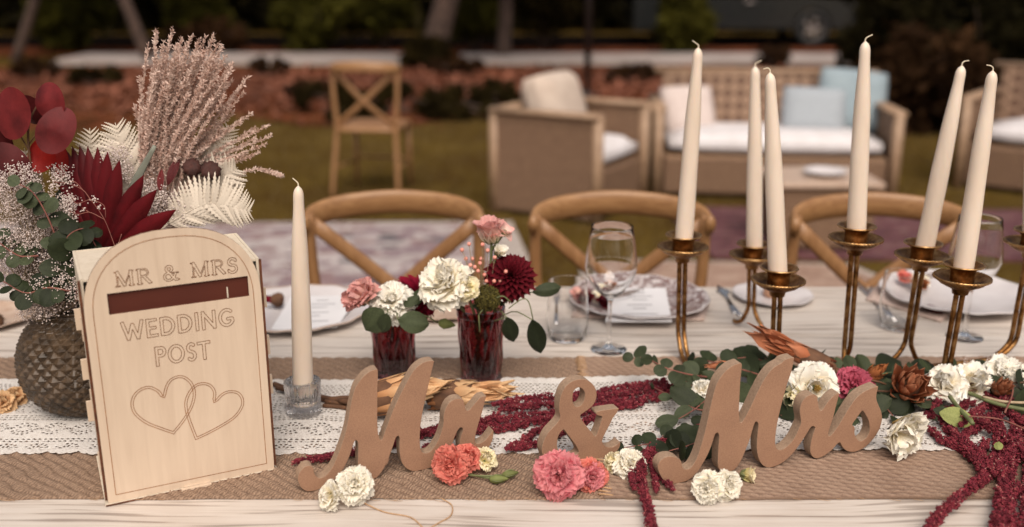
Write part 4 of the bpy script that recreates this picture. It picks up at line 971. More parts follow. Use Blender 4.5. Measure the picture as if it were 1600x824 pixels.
def dahlia(label, base, axis, R, mk, group, stem=None, n=120, maxt=125):
    t = thing('dahlia', label, 'flower', base, group); A = frame(axis)
    for k in range(n):
        u = (k+.5)/n; tilt = radians(4+(maxt-4)*u**.75); phi = k*2.39996
        L = R*(.42+.58*min(1, u*1.7)); place('petal', petals(mk, 'dahlia'), t, base, A, phi, tilt, L*random.uniform(.92, 1.05), wsc=.9)
    if stem: b = MB(); b.tube(stem, .002, 7, smooth=5); b.build('stem', M_['stem'], t)
    return t
def protea(label, base, axis, L, R, mk, name='protea_bloom', n=46, open_=.2, stem=None, mk2=None, kind='bract', flat=1., group='protea blooms on the table', seed=None):
    if seed is not None: random.seed(seed)
    t = thing(name, label, 'flower', base, group); A = frame(axis)
    b = MB(); prof = [(0, 0), (R*.45, L*.02), (R*.8, L*.15), (R*.85, L*.35), (R*.55, L*.6), (R*.2, L*.75), (0, L*.78)]
    b.lathe(prof, 20, M=Matrix.Translation(base) @ A); b.build('core', M_['brownstem'], t)
    for k in range(n):
        u = (k+.5)/n; phi = k*2.39996
        hz = L*(.02+.34*(1-u)*.9); rr = R*(.45+.35*sin(min(1, u*1.3)*pi*.5))*(1-.25*(1-u))
        e = A.to_3x3() @ Vector((cos(phi+pi/2)*rr, sin(phi+pi/2)*rr, hz))
        Lb = L*(1.0-.38*u if open_ < .5 else .75-.1*u); tilt = (-.14+open_*u*1.6)
        place('bract', petals(mk2 if (mk2 and u > .72) else mk, kind), t, base+e*1., A, phi, tilt, Lb*random.uniform(.9, 1.05), wsc=.85)
    if stem: b = MB(); b.tube(stem, .0042, 8, smooth=5); b.build('stem', M_['brownstem'], t)
    return t
def leaf_me(name, m, w=.8, round_=.5, fold=.12, bend=.3, nu=6, nv=8, notch=False):
    V = []; F = []; A = []
    for i in range(nv+1):
        t = i/nv; wd = w*max(sin(pi*(t*.985+.008)), 0.02)**round_; a = bend*t
        z = sin(a)/bend; y = (1-cos(a))/bend
        for j in range(nu+1):
            s = -1+2*j/nu; V.append((s*wd/2, y-abs(s)*fold*wd*-1+.02*sin(5*t+3*s), z)); A.append(.35+.5*abs(s)*.6+.15*t+(.35 if abs(s) < .01 else 0))
    for i in range(nv):
        for j in range(nu): k = i*(nu+1)+j; F.append((k, k+1, k+nu+2, k+nu+1))
    return mesh(name, V, F, m, True, attrs={'t': A})
_lc = {}
def leaves(mk, kind='round'):
    if (mk, kind) not in _lc:
        m = M_[mk]
        if kind == 'round': _lc[mk, kind] = [leaf_me('leaf', m, .92, .5, .06*i, .25+.25*i) for i in range(3)]
        elif kind == 'oval': _lc[mk, kind] = [leaf_me('leaf', m, .62, .62, .10*i, .3+.2*i) for i in range(3)]
        elif kind == 'long': _lc[mk, kind] = [leaf_me('leaf', m, .30, .8, .1, .3+.3*i) for i in range(3)]
    return _lc[mk, kind]
def leaf_at(t, base, dirv, L, mk, kind='round', face=None, nm='leaf', wsc=1.):
    z = Vector(dirv).normalized(); f = Vector(face) if face else Vector((random.uniform(-.6, .6), -1, random.uniform(.1, 1)))
    y = (f-z*f.dot(z)); y = y.normalized() if y.length > 1e-4 else z.orthogonal().normalized(); y = -y; x = y.cross(z)
    M = Matrix.Translation(base) @ Matrix((x, y, z)).transposed().to_4x4() @ Matrix.Diagonal((L*wsc, L, L, 1))
    ls = leaves(mk, kind); return inst(nm, ls[int(random.random()*len(ls))], M, t)
def sprig(label, pts, n, L0, L1, mk='euc', kind='round', name='eucalyptus_sprig', cat='foliage', stemm='redstem', rs=.0016, group='eucalyptus sprigs', seed=None, zmin=None, start=.12, face=None):
    if seed is not None: random.seed(seed)
    P = crom(pts, 8); t = thing(name, label, cat, P[0], group)
    b = MB(); b.tube(P, [rs, rs*.5], 6); b.build('stem', M_[stemm], t)
    for i in range(n):
        u = start+(1-start)*i/(n-1) if n > 1 else .9
        k = min(int(u*(len(P)-1)), len(P)-2); p = P[k].lerp(P[k+1], u*(len(P)-1)-k); d = (P[k+1]-P[k]).normalized()
        for s in ((1, -1) if i < n-1 else (0,)):
            sd_ = d.cross(Vector((random.uniform(-.5, .5), -.6, 1))).normalized()*s
            dv = (sd_*(1 if s else 0)+d*(.35 if s else 1)+Vector((0, 0, random.uniform(-.25, .45)))).normalized()
            L = (L0+(L1-L0)*u)*random.uniform(.7, 1.22)
            if zmin is not None and p.z+dv.z*L < zmin: dv.z = abs(dv.z)*.4
            leaf_at(t, p, dv, L, mk, kind, face=face)
    return t
def tassel_geo(pts, r0, r1, dens, rng, size=(.0007, .0017)):
    P = np.array([tuple(p) for p in crom(pts, 8)]); seg = np.linalg.norm(np.diff(P, axis=0), axis=1); cum = np.concatenate([[0], np.cumsum(seg)]); L = cum[-1]
    n = int(dens*L); s = rng.random(n)*L; i = np.clip(np.searchsorted(cum, s)-1, 0, len(seg)-1); f = (s-cum[i])/seg[i]
    nc = max(int(L/.00055), 6); cs = rng.random(nc)*L; k = rng.integers(0, nc, n); s = np.clip(cs[k]+rng.normal(0, .0011, n), 0, L*.9999)
    i = np.clip(np.searchsorted(cum, s)-1, 0, len(seg)-1); f = (s-cum[i])/seg[i]
    C = P[i]+(P[i+1]-P[i])*f[:, None]; u = s/L; cd_ = rng.normal(size=(nc, 3)); cd_ /= np.linalg.norm(cd_, axis=1)[:, None]
    lob = .62+.38*np.abs(np.sin(s*170+np.sin(s*75)*2.5)); rad = (r0+(r1-r0)*u)*1.12*lob*np.clip((L-s)/.012, .3, 1)
    d = cd_[k]; rr = rad*(.25+.75*rng.random(nc)**.5)[k]
    C = C+d*rr[:, None]+rng.normal(0, .0011, (n, 3)); sz = rng.uniform(size[0], size[1], n)
    R = rng.normal(size=(n, 3, 3)); Q, _ = np.linalg.qr(R)
    o = np.array([[1, 0, -.5], [-.5, .87, -.5], [-.5, -.87, -.5], [0, 0, 1.5]])
    V = np.einsum('nij,kj->nki', Q, o)*sz[:, None, None]+C[:, None]
    f0 = np.array([[0, 2, 1], [0, 1, 3], [1, 2, 3], [2, 0, 3]])
    F = (f0[None]+np.arange(n)[:, None, None]*4).reshape(-1, 3)
    v = np.repeat(np.clip(.05+.4*rng.random(nc)[k]+.3*rng.random(n)+.15*rr/np.maximum(rad, 1e-5)+.3*(rng.random(n) > .95), 0, 1), 4)
    return V.reshape(-1, 3), F, v
def amaranth(label, tassels, stems, seed=1, leafs=(), group='amaranthus bunches'):
    rng = np.random.default_rng(seed); t = thing('amaranthus_bunch', label, 'flowers', tassels[0][0][0], group)
    for pts, r0, r1, *dn in tassels:
        r0, r1 = r0*.75, r1*.75
        V, F, v = tassel_geo(pts, r0, r1, (dn[0] if dn else 36000)*(r0+r1)/.018, rng); part('tassel', V, F, M_['amar'], t, smooth=False, attrs={'v': v})
    for pts, r, m in stems: b = MB(); b.tube(pts, r, 7, smooth=6); b.build('stem', M_[m], t)
    for (p, d, L, mk, kd) in leafs: leaf_at(t, Vector(p), Vector(d), L, mk, kd)
    return t
def TZp(px, py, h): return T(px, py, TZ+h)

# ================================================================ brown dimpled vase and the bouquet
VC = Vector((-.690, 1.512, TZ+.004))
va = thing('vase', 'round dark brown vase covered in pyramid studs behind the post box', 'vase', VC)
prof = [(.052, 0), (.07, .010), (.088, .030), (.1, .055), (.1035, .08), (.1, .108), (.088, .135), (.071, .155), (.058, .165), (.055, .171)]
PP = crom([Vector((r, 0, z)) for r, z in prof], 16); PP = [(p.x, p.z) for p in PP]
na = 30; nr = 22; per = 7
arc = [0]
for i in range(1, len(PP)): arc.append(arc[-1]+hypot(PP[i][0]-PP[i-1][0], PP[i][1]-PP[i-1][1]))
V = []; F = []; nA = na*per; rows = 150; LT = arc[-1]; pa, pz = np.array(arc), np.array(PP)
for i in range(rows+1):
    s = LT*i/rows; r = np.interp(s, pa, pz[:, 0]); z = np.interp(s, pa, pz[:, 1]); q = s/LT*nr
    for j in range(nA):
        a = 2*pi*j/nA; g_ = j/per
        row = floor(q); du = ((g_+.5*(row % 2)) % 1)-.5; dv_ = (q % 1)-.5
        k = max(0, 1-max(abs(du), 0)*1.0*2-0)*1.0; pyr = max(0, 1-max(abs(du+0), abs(dv_))*2)
        e1 = (q/2+g_) % 1; e2 = (q/2-g_) % 1; pyr = min(min(e1, 1-e1), min(e2, 1-e2))*2
        h = .0062*pyr*min(1, max(0, (s-.012)/.02))*min(1, (LT-s)/.012)*(.75 if r < .07 else 1)
        V.append((VC.x+(r+h)*cos(a), VC.y+(r+h)*sin(a), VC.z+z+h*.1))
for i in range(rows):
    for j in range(nA): F.append((i*nA+j, i*nA+(j+1) % nA, (i+1)*nA+(j+1) % nA, (i+1)*nA+j))
part('body', V, F, M_['vase'], va, smooth=False)
b = MB(); b.lathe([(.055, .170), (.0585, .173), (.059, .176), (.055, .178), (.05, .176), (.048, .165), (.05, .12), (.0, .11)], 48, VC); b.build('rim', M_['vase'], va)
mouth = VC+Vector((0, 0, .17))
def fromvase(p, k=.5): return [mouth+Vector((random.uniform(-.02, .02), random.uniform(-.02, .02), -.05)), mouth.lerp(Vector(p), k)+Vector((0, 0, .02)), Vector(p)]
# dyed palm fan
pf = thing('palm_fan', 'crimson dyed palm fan of pointed pleated blades behind the post box', 'dried plant', WY(162, 398, 1.50), 'bouquet in the studded vase')
base = WY(158, 400, 1.50)
tips = [(99, 231), (112, 228), (122, 227), (136, 228.6), (150, 231), (167, 238), (187, 250), (223, 275), (245, 296.6), (272, 330)]
tips = [(84, 262)]+tips
for i, tp_ in enumerate(tips):
    e = WY(tp_[0], tp_[1], 1.50+.012*(i-5)*(-1)); d = e-base; L = d.length; z = d.normalized(); nrm = Vector((0, -1, 0)); nrm = (nrm-z*nrm.dot(z)).normalized(); x = z.cross(nrm)
    b = MB(); V = []; F = []; A = []; nv = 10; w = .0125 if i else .009
    for k in range(nv+1):
        t_ = k/nv; wd = w*(.45+.65*min(1, t_*1.8))*(1-max(0, (t_-.72)/.28))**.8 if t_ < 1 else .0003
        for s in (-1, -.5, 0, .5, 1):
            V.append(base+z*L*t_+x*s*wd+nrm*((1-abs(s))*wd*.42-(.004*i % .007))); A.append(.3+.6*t_*.4+.5*(1-abs(s))+(-.12, .06, .18, 0)[i % 4])
    for k in range(nv):
        for s in range(4): q = k*5+s; F.append((q, q+1, q+6, q+5))
    part('blade', V, F, M_['palm'], pf, attrs={'t': A})
b = MB(); b.tube([base, base.lerp(mouth, .5), mouth+Vector((0, 0, -.05))], .004, 8, smooth=4); b.build('stem', M_['redstem'], pf)
# red round eucalyptus
re = thing('red_eucalyptus_branch', 'deep red branch of large round leaves at the upper left edge', 'dried plant', WY(45, 300, 1.53), 'bouquet in the studded vase')
b = MB(); st = [mouth+Vector((0, 0, -.05)), WY(60, 420, 1.54), WY(52, 300, 1.53), WY(44, 205, 1.53), WY(60, 160, 1.53)]; b.tube(st, [.003, .0012], 7, smooth=6)
b.tube([WY(48, 240, 1.53), WY(30, 210, 1.53), WY(20, 200, 1.52)], .0011, 6, smooth=4); b.tube([WY(46, 225, 1.53), WY(60, 205, 1.53)], .001, 6); b.build('stem', M_['brownstem'], re)
for cx, cy, rx, ry, an, mk, Y in ((18, 178, 29, 38, 20, 'redleaf', 1.515), (77, 159, 26, 25, 70, 'redleaf', 1.52), (86, 205, 34, 25, 115, 'redleaf', 1.50), (8, 262, 36, 30, 60, 'redleaf', 1.51), (64, 243, 18, 24, 10, 'redbright', 1.535), (47, 172, 17, 22, 0, 'redleaf', 1.55), (88, 250, 18, 26, -10, 'redbright', 1.545), (-14, 225, 24, 26, 30, 'redleaf', 1.54)):
    c = WY(cx, cy, Y); mpp = (c-Vector((0, 0, CAMZ))).length/FPX; V = [c+Vector((0, 0, 0))]; F = []; A = [.5]
    ca, sa = cos(radians(an)), sin(radians(an)); N_ = 22
    for ring in (1, 2, 3):
        for k in range(N_):
            a = 2*pi*k/N_; q = ring/3; ex = rx*cos(a)*q; ey = ry*sin(a)*q; X_ = ex*ca+ey*sa; Z_ = -ex*sa+ey*ca
            V.append(c+Vector((X_*mpp, -.012*(q*q)*sin(a+an)+.006*abs(cos(a))*q, Z_*mpp))); A.append(.35+.4*q*(.5+.5*sin(a))+.1)
    for k in range(N_): F.append((0, 1+k, 1+(k+1) % N_))
    for ring in (0, 1):
        for k in range(N_): F.append((1+ring*N_+k, 1+(ring+1)*N_+k, 1+(ring+1)*N_+(k+1) % N_, 1+ring*N_+(k+1) % N_))
    part('leaf', V, F, M_[mk], re, attrs={'t': A}, label='bright red leaf' if mk == 'redbright' else None)
# bleached ferns
def pinna_me():
    V = []; F = []; n = 16
    for i in range(n):
        t = i/n; w = .15*(1-t)**.6*(.45+.55*(i % 2)); c_ = .16*t*t; V += [(-w+c_, -.10*t*t, t), (c_, .02-.10*t*t, t), (w+c_, -.10*t*t, t)]
    V.append((.16, -.10, 1)); 
    for i in range(n-1): k = 3*i; F += [(k, k+1, k+4, k+3), (k+1, k+2, k+5, k+4)]
    k = 3*(n-1); F += [(k, k+1, len(V)-1), (k+1, k+2, len(V)-1)]
    return mesh('pinna', V, F, M_['fern'], True)
PM = pinna_me()
def fern(label, base, tip, Lp, n, Y=1.55, bow=.0, sgn=(1, -1), ang=50, down=0, seed=1):
    random.seed(seed); a = WY(*base, Y); c = WY(*tip, Y-.01); t = thing('fern_frond', label, 'dried plant', a, 'bouquet in the studded vase')
    mid = a.lerp(c, .5)+Vector((0, 0, bow)); P = crom([a, mid, c], 12)
    b = MB(); b.tube([mouth+Vector((0, 0, -.04)), a.lerp(mouth, .4), a], .0018, 6, smooth=4); b.tube(P, [.0016, .0005], 6); b.build('rachis', M_['fern'], t)
    for i in range(n):
        u = .04+.95*i/n; k = min(int(u*(len(P)-1)), len(P)-2); p = P[k].lerp(P[k+1], u*(len(P)-1)-k); d = (P[k+1]-P[k]).normalized()
        for s in sgn:
            sv = d.cross(Vector((0, -1, 0))).normalized()*s; a_ = radians(ang); dv = (d*cos(a_)+sv*sin(a_)+Vector((0, random.uniform(-.18, .18), 0))).normalized()
            L = Lp*(sin(pi*(u*.80+.14)))**.8*random.uniform(.9, 1.08); f = Vector((random.uniform(-.35, .35), -1, .25)); y = (f-dv*f.dot(dv)).normalized(); x = y.cross(dv)
            M = Matrix.Translation(p) @ Matrix((x, y, dv)).transposed().to_4x4() @ Matrix.Diagonal((L*1.0, L, L, 1)); inst('pinna', PM, M, t)
fern('bleached white fern frond between the red leaves and the pampas', (215, 345), (180, 192), .052, 24, 1.545, seed=1)
fern('bleached white fern frond tip just right of the red leaves', (150, 330), (140, 200), .036, 18, 1.56, seed=2)
fern('bleached white fern frond drooping right over the post box', (262, 350), (394, 330), .050, 26, 1.50, bow=.022, ang=62, seed=3)
fern('bleached white fern frond rising inside the pampas grass', (258, 345), (362, 198), .045, 26, 1.56, seed=4)
fern('bleached white fern frond leaning right below the pampas tips', (262, 345), (372, 262), .050, 24, 1.54, bow=.008, seed=5)
fern('short bleached fern tip under the red leaves at far left', (60, 330), (38, 232), .03, 14, 1.56, seed=6)
# pampas / miscanthus
pg = thing('pampas_plume', 'tall dusty rose pampas grass plume rising above the post box', 'dried plant', WY(245, 340, 1.54), 'bouquet in the studded vase')
random.seed(11); rngp = np.random.default_rng(4)
ptips = [(244, 46), (270, 44), (256, 66), (300, 54), (312, 60), (322, 57), (334, 56), (340, 68), (347, 70), (330, 85), (290, 78), (218, 122), (232, 138), (360, 104), (388, 120), (382, 130), (352, 150), (420, 196), (424, 212), (415, 225), (398, 200), (376, 190), (400, 215), (440, 275), (350, 135), (282, 90), (262, 90), (276, 72), (310, 85), (325, 105), (340, 120), (300, 110), (345, 190), (360, 200), (308, 70), (250, 95), (237, 110), (226, 170), (330, 140), (318, 150), (295, 135), (385, 240), (405, 238), (270, 120), (284, 62), (352, 88), (336, 98), (365, 175), (258, 130), (242, 150), (266, 58), (318, 78), (328, 66)]
ptips = ptips+[(x+random.uniform(-16, 16), y+random.uniform(5, 30)) for x, y in ptips if y < 110]+[(x+random.uniform(-12, 12), y+random.uniform(12, 55)) for x, y in ptips if y < 160]
for i, (tx, ty) in enumerate(ptips):
    Y = 1.53+random.uniform(-.035, .035); e = WY(tx, ty, Y); a = WY(238+random.uniform(-10, 22)+(tx-240)*.12, 350, 1.535+random.uniform(-.01, .01))
    side = (tx-250)/200
    mid = a.lerp(e, .55)+Vector((-.010-.03*side*(1 if ty > 150 else .4)+random.uniform(-.009, .009), 0, .012*side)); P = crom([a, mid, e], 14)
    if (tx, ty) == (440, 275): P = crom([a, WY(330, 300, Y), WY(385, 268, Y), WY(418, 267, Y), e], 8)
    b = MB(); b.tube(P, [.0007, .0003], 4, cap=False)
    V0 = np.array([tuple(v) for v in b.V]); n = 420; Pn = np.array([tuple(p) for p in P]); m = len(Pn)
    u = .30+.70*np.sort(rngp.random(n)); k = np.clip((u*(m-1)).astype(int), 0, m-2); C = Pn[k]+(Pn[k+1]-Pn[k])*(u*(m-1)-k)[:, None]; D = Pn[k+1]-Pn[k]; D /= np.linalg.norm(D, axis=1)[:, None]
    rd = rngp.normal(size=(n, 3)); dv = D*.75+rd/np.linalg.norm(rd, axis=1)[:, None]*.75; dv /= np.linalg.norm(dv, axis=1)[:, None]
    L = rngp.uniform(.0036, .0075, n)[:, None]; cr = np.cross(dv, rngp.normal(size=(n, 3))); cr /= np.linalg.norm(cr, axis=1)[:, None]; w_ = .0009
    Q = np.stack([C, C+dv*L*.55+cr*w_, C+dv*L, C+dv*L*.55-cr*w_], 1).reshape(-1, 3)
    V = np.concatenate([V0, Q]); F0 = np.array([f for f in b.F if len(f) == 4]); F = np.concatenate([F0, np.arange(4*n).reshape(-1, 4)+len(V0)])
    part('plume_strand', V, F, M_['pampas'], pg, smooth=False)
b = MB(); b.tube([mouth+Vector((.01, 0, -.05)), WY(215, 410, 1.54), WY(243, 345, 1.535)], .003, 7, smooth=5); b.build('stem', M_['palestem'], pg)
# dried pods, dark leaf, grey leaf
dp = thing('seed_head', 'pair of dark brown crinkled seed heads inside the pampas grass', 'dried plant', WY(300, 300, 1.515), 'bouquet in the studded vase')
for cx, cy, rr in ((300, 263, 14), (329, 268, 15)):
    c = WY(cx, cy, 1.515); R_ = rr*.00105; b = MB()
    b.lathe([(0, -R_*.4), (R_*.7, -R_*.35), (R_, 0), (R_*.9, R_*.5), (R_*.4, R_*.75), (0, R_*.6)], 22, f=lambda r, z, a, i: (r*(1+.13*sin(9*a+i)), z), M=Matrix.Translation(c) @ frame((.3, -.8, .5))); b.build('pod', M_['darkpod'], dp)
b = MB(); b.tube([WY(300, 270, 1.52), WY(290, 305, 1.53), WY(262, 350, 1.54), mouth], .0016, 6, smooth=4); b.tube([WY(329, 276, 1.52), WY(302, 318, 1.53), WY(262, 350, 1.54)], .0016, 6, smooth=4); b.build('stem', M_['brownstem'], dp)
dl = thing('dried_leaf', 'narrow dark maroon leaf upright among the pampas stems', 'dried plant', WY(268, 290, 1.50), 'bouquet in the studded vase')
leaf_at(dl, WY(262, 290, 1.50), WY(276, 238, 1.50)-WY(262, 290, 1.50), .048, 'redleaf', 'long', (0, -1, .1)); leaf_at(dl, WY(250, 300, 1.50), WY(249, 262, 1.50)-WY(250, 300, 1.50), .036, 'redleaf', 'long', (0, -1, .1))
b = MB(); b.tube([WY(262, 292, 1.5), WY(250, 330, 1.51), mouth], .001, 6, smooth=4); b.build('stem', M_['brownstem'], dl)
gl = thing('dried_grass', 'flat grey green blade leaning between fern and pampas', 'dried plant', WY(208, 285, 1.50), 'bouquet in the studded vase')
b = MB(); b.tube([WY(196, 320, 1.505), WY(214, 280, 1.50), WY(242, 228, 1.495)], [(.006, .001), (.0065, .001), (.003, .0006)], 8, smooth=5, flat=(1, 0, .3)); b.build('blade', simple('grey_blade', '6a6c62', '85877a', 30, .6), gl)
# gypsophila clouds
def gypso(label, spots, n, seed, Y=1.5, group='baby breath sprays', sz=(.0009, .0019)):
    rng = np.random.default_rng(seed); t = thing('gypsophila_spray', label, 'flowers', WY(spots[0][0], spots[0][1]+spots[0][3], Y), group)
    Vs = []; Fs = []; b = MB(); tot = sum(s[2]*s[3] for s in spots)
    for (cx, cy, rx, ry) in spots:
        m = max(int(n*rx*ry/tot/9), 4); root = WY(cx+rx*.3, cy+ry*1.1, Y)
        for i in range(m):
            a = rng.uniform(0, 2*pi); q = sqrt(rng.random()); p = WY(cx+rx*q*cos(a), cy+ry*q*sin(a), Y+rng.uniform(-.035, .035))
            if i % 3 == 0: b.tube([root.lerp(p, .15), root.lerp(p, .6)+Vector(rng.normal(0, .006, 3)), p], .00035, 3, smooth=2, cap=False)
            for k in range(9): Vs.append(np.array(tuple(p))+rng.normal(0, .0052, 3))
    C = np.array(Vs); nn = len(C); R = rng.normal(size=(nn, 3, 3)); Q, _ = np.linalg.qr(R); s_ = rng.uniform(*sz, nn)
    o = np.array([[1, 0, 0], [-1, 0, 0], [0, 1, 0], [0, -1, 0], [0, 0, .7], [0, 0, -.7]]); V = np.einsum('nij,kj->nki', Q, o)*s_[:, None, None]+C[:, None]
    f0 = np.array([[0, 2, 4], [2, 1, 4], [1, 3, 4], [3, 0, 4], [2, 0, 5], [1, 2, 5], [3, 1, 5], [0, 3, 5]]); F = (f0[None]+np.arange(nn)[:, None, None]*6).reshape(-1, 3)
    part('blossoms', V.reshape(-1, 3), F, M_['gyp'], t, smooth=False, kind='stuff'); b.build('stems', M_['palestem'], t)
    return t
gypso('big cream cloud of gypsophila at the far left of the bouquet', [(22, 300, 42, 42), (45, 345, 40, 45), (30, 405, 52, 48), (90, 330, 28, 30)], 8500, 2, 1.50)
gypso('gypsophila hanging over the rim of the studded vase', [(85, 462, 42, 26), (60, 485, 30, 16), (125, 440, 24, 18), (108, 420, 22, 20)], 3600, 3, 1.46)
gypso('dense gypsophila tuft right of the palm fan above the box', [(240, 300, 18, 22), (262, 330, 26, 28), (232, 332, 16, 18)], 3600, 4, 1.525)
gypso('small gypsophila clusters over the fern behind the palm fan', [(178, 243, 20, 14), (190, 268, 16, 14), (95, 270, 12, 14)], 1500, 5, 1.535)
# the single sprig with pink stems in front of the palm
t = thing('gypsophila_sprig', 'single gypsophila sprig with pinkish stems across the palm fan', 'flowers', WY(182, 392, 1.42), 'baby breath sprays')
b = MB(); Yg = 1.42
for P in ([(182, 392), (163, 343), (140, 310), (128, 296), (105, 287), (85, 285)], [(163, 343), (140, 332), (122, 335), (108, 330)], [(165, 340), (164, 325), (158, 318), (145, 312)], [(140, 312), (120, 318), (112, 308)], [(132, 300), (118, 285), (108, 284)], [(182, 390), (190, 366)], [(140, 332), (128, 325)]): b.tube([WY(x, y, Yg) for x, y in P], .0006, 6, smooth=5)
b.build('stem', M_['redstem'], t)
rngg = np.random.default_rng(8); C = []
for x, y, r, n in ((88, 284, 10, 34), (80, 292, 6, 14), (112, 284, 9, 22), (112, 306, 6, 10), (103, 318, 7, 16), (110, 332, 8, 22), (118, 340, 6, 10), (145, 312, 8, 18), (155, 325, 6, 10), (130, 327, 5, 8), (100, 314, 4, 7)):
    for k in range(n): C.append(tuple(WY(x+rngg.normal(0, r*.5), y+rngg.normal(0, r*.45), Yg+rngg.normal(0, .004))))
C = np.array(C); nn = len(C); Q, _ = np.linalg.qr(rngg.normal(size=(nn, 3, 3))); s_ = rngg.uniform(.0011, .002, nn)
o = np.array([[1, 0, 0], [-1, 0, 0], [0, 1, 0], [0, -1, 0], [0, 0, .7], [0, 0, -.7]]); f0 = np.array([[0, 2, 4], [2, 1, 4], [1, 3, 4], [3, 0, 4], [2, 0, 5], [1, 2, 5], [3, 1, 5], [0, 3, 5]])
part('blossoms', (np.einsum('nij,kj->nki', Q, o)*s_[:, None, None]+C[:, None]).reshape(-1, 3), (f0[None]+np.arange(nn)[:, None, None]*6).reshape(-1, 3), M_['gyp'], t, smooth=False, kind='stuff')
# green eucalyptus in the bouquet
def esprig(label, px, Y, n, L0, L1, mk='eucdark', seed=1, **k): return sprig(label, [WY(x, y, Y) for x, y in px], n, L0, L1, mk, seed=seed, group='eucalyptus in the studded vase', **k)
esprig('green eucalyptus sprig of round leaves draped over the box corner', [(120, 470), (118, 400), (105, 372), (132, 358), (150, 385)], 1.44, 7, .040, .022, 'eucdark', 21)
esprig('eucalyptus sprig climbing through the gypsophila at left', [(110, 460), (90, 380), (70, 330), (50, 300), (30, 288)], 1.45, 8, .032, .018, 'euc', 22)
esprig('dark eucalyptus sprig trailing left over the vase shoulder', [(110, 455), (75, 450), (40, 458), (5, 440)], 1.43, 8, .030, .024, 'eucdark', 23)
esprig('dark eucalyptus sprig hanging in front of the vase mouth', [(130, 420), (112, 440), (92, 460), (70, 448)], 1.45, 6, .034, .026, 'eucdark', 24)
esprig('single eucalyptus sprig low at the far left edge', [(60, 400), (30, 400), (0, 380), (-12, 365)], 1.47, 5, .028, .020, 'euc', 25)
random.seed(31)
for i in range(3):
    esprig('dark leaves filling the '+('left', 'middle', 'right')[i]+' of the bouquet behind the sprigs', [(100+i*25, 480), (60+i*45, 400), (50+i*55, 330)], 1.56, 8, .055, .045, 'eucdark', 40+i)

# ================================================================ left candle and ribbed holder
hc = T(475.5, 649, TZ+.0042); hd = thing('candle_holder', 'small ribbed clear glass candle holder on the lace', 'candle holder', hc)
b = MB(); rib = lambda r, z, a, i: (r*(1+.035*cos(22*a)) if 0 < i < 7 and r > .015 else r, z)
b.lathe([(0, .0), (.0245, .0), (.0262, .003), (.0268, .02), (.0275, .04), (.0285, .057), (.0283, .060), (.0268, .061), (.0175, .060), (.0170, .058), (.0165, .026), (0, .024)], 88, hc, f=rib); b.build('holder', M_['glassrib'], hd)
def candle(label, base, tip, r0, r1, group, wick=(1, 0), name='taper_candle'):
    t = thing(name, label, 'candle', base, group); A = frame(tip-base, (0, -1, 0)); L = (tip-base).length; b = MB()
    prof = [(0, 0), (r0*.96, 0), (r0, .003), (r0*.99, L*.2), (r0*.93, L*.45), (r0*.80, L*.7), (r1*1.06, L*.9), (r1, L*.955), (r1*.9, L*.975), (r1*.68, L*.989), (r1*.36, L*.998), (r1*.16, L*1.003), (0, L*1.004)]
    q1, q2 = random.uniform(0, 6), random.uniform(.3, 1); prof = [(p.x, p.y) for p in crom([Vector((r, z, 0)) for r, z in prof], 3)]; b.lathe(prof, 40, M=Matrix.Translation(base) @ A, f=lambda r, z, a, i: (r*(1+.014*sin(2*a+z*30+q1)+.012*sin(z*70*q2+q1)), z)); b.build('wax', M_['wax'], t)
    sx, sy = wick; b = MB(); b.tube([tip-Vector((0, 0, .003)), tip+Vector((0, 0, .005)), tip+Vector((sx*.004, 0, .0085)), tip+Vector((sx*.010, 0, .0085+sy*.004))], [.0012, .0009, .0008], 7, smooth=4); b.lathe([(0, -.0012), (.0013, 0), (0, .0012)], 8, tip+Vector((sx*.010, 0, .0085+sy*.004))); b.build('wick', M_['wick'], t)
cb_ = hc+Vector((0, 0, .0245)); e = WY(466, 292, hc.y); candle('single ivory taper candle standing in the ribbed glass at left', cb_, e, .0160, .0080, 'ivory taper candles', (-.7, 1))

# ================================================================ candelabra
cups = [(1067, 389, 78, 'first tall candle from the left, leaning slightly right', (1069, 373), (1091, 76), (-1, 1)),
        (1176, 401, 72, 'straight candle behind its shorter twin', (1180, 387), (1180, 105), (1, .8)),
        (1216, 441, 82.5, 'shorter candle of the close pair, leaning left', (1215, 424), (1203, 115), (-1, -.3)),
        (1337, 376, 82, 'tallest candle in the middle of the candelabra', (1338, 358), (1352, 66), (1, .7)),
        (1440, 402, 80.6, 'candle leaning strongly right behind the lower one', (1447, 382), (1503, 104), (1, .2)),
        (1503, 437, 86, 'lower candle leaning right in front of the wine glass', (1505, 420), (1551, 112), (-1, .3)),
        (1612, 382, 80, 'candle cut off by the right edge of the photograph', (1612, 366), (1622, 80), (1, .5))]
cd = thing('candelabra', 'antique brass candelabra with seven twin-rod arms among the flowers', 'candelabra', (.60, 1.62, TZ))
cen = Vector((.585, 1.615, TZ+.012))
b = MB(); b.lathe([(0, .012), (.03, .012), (.045, .006), (.05, 0), (.045, -.008), (0, -.008)], 28, cen); b.build('hub', M_['brass'], cd)
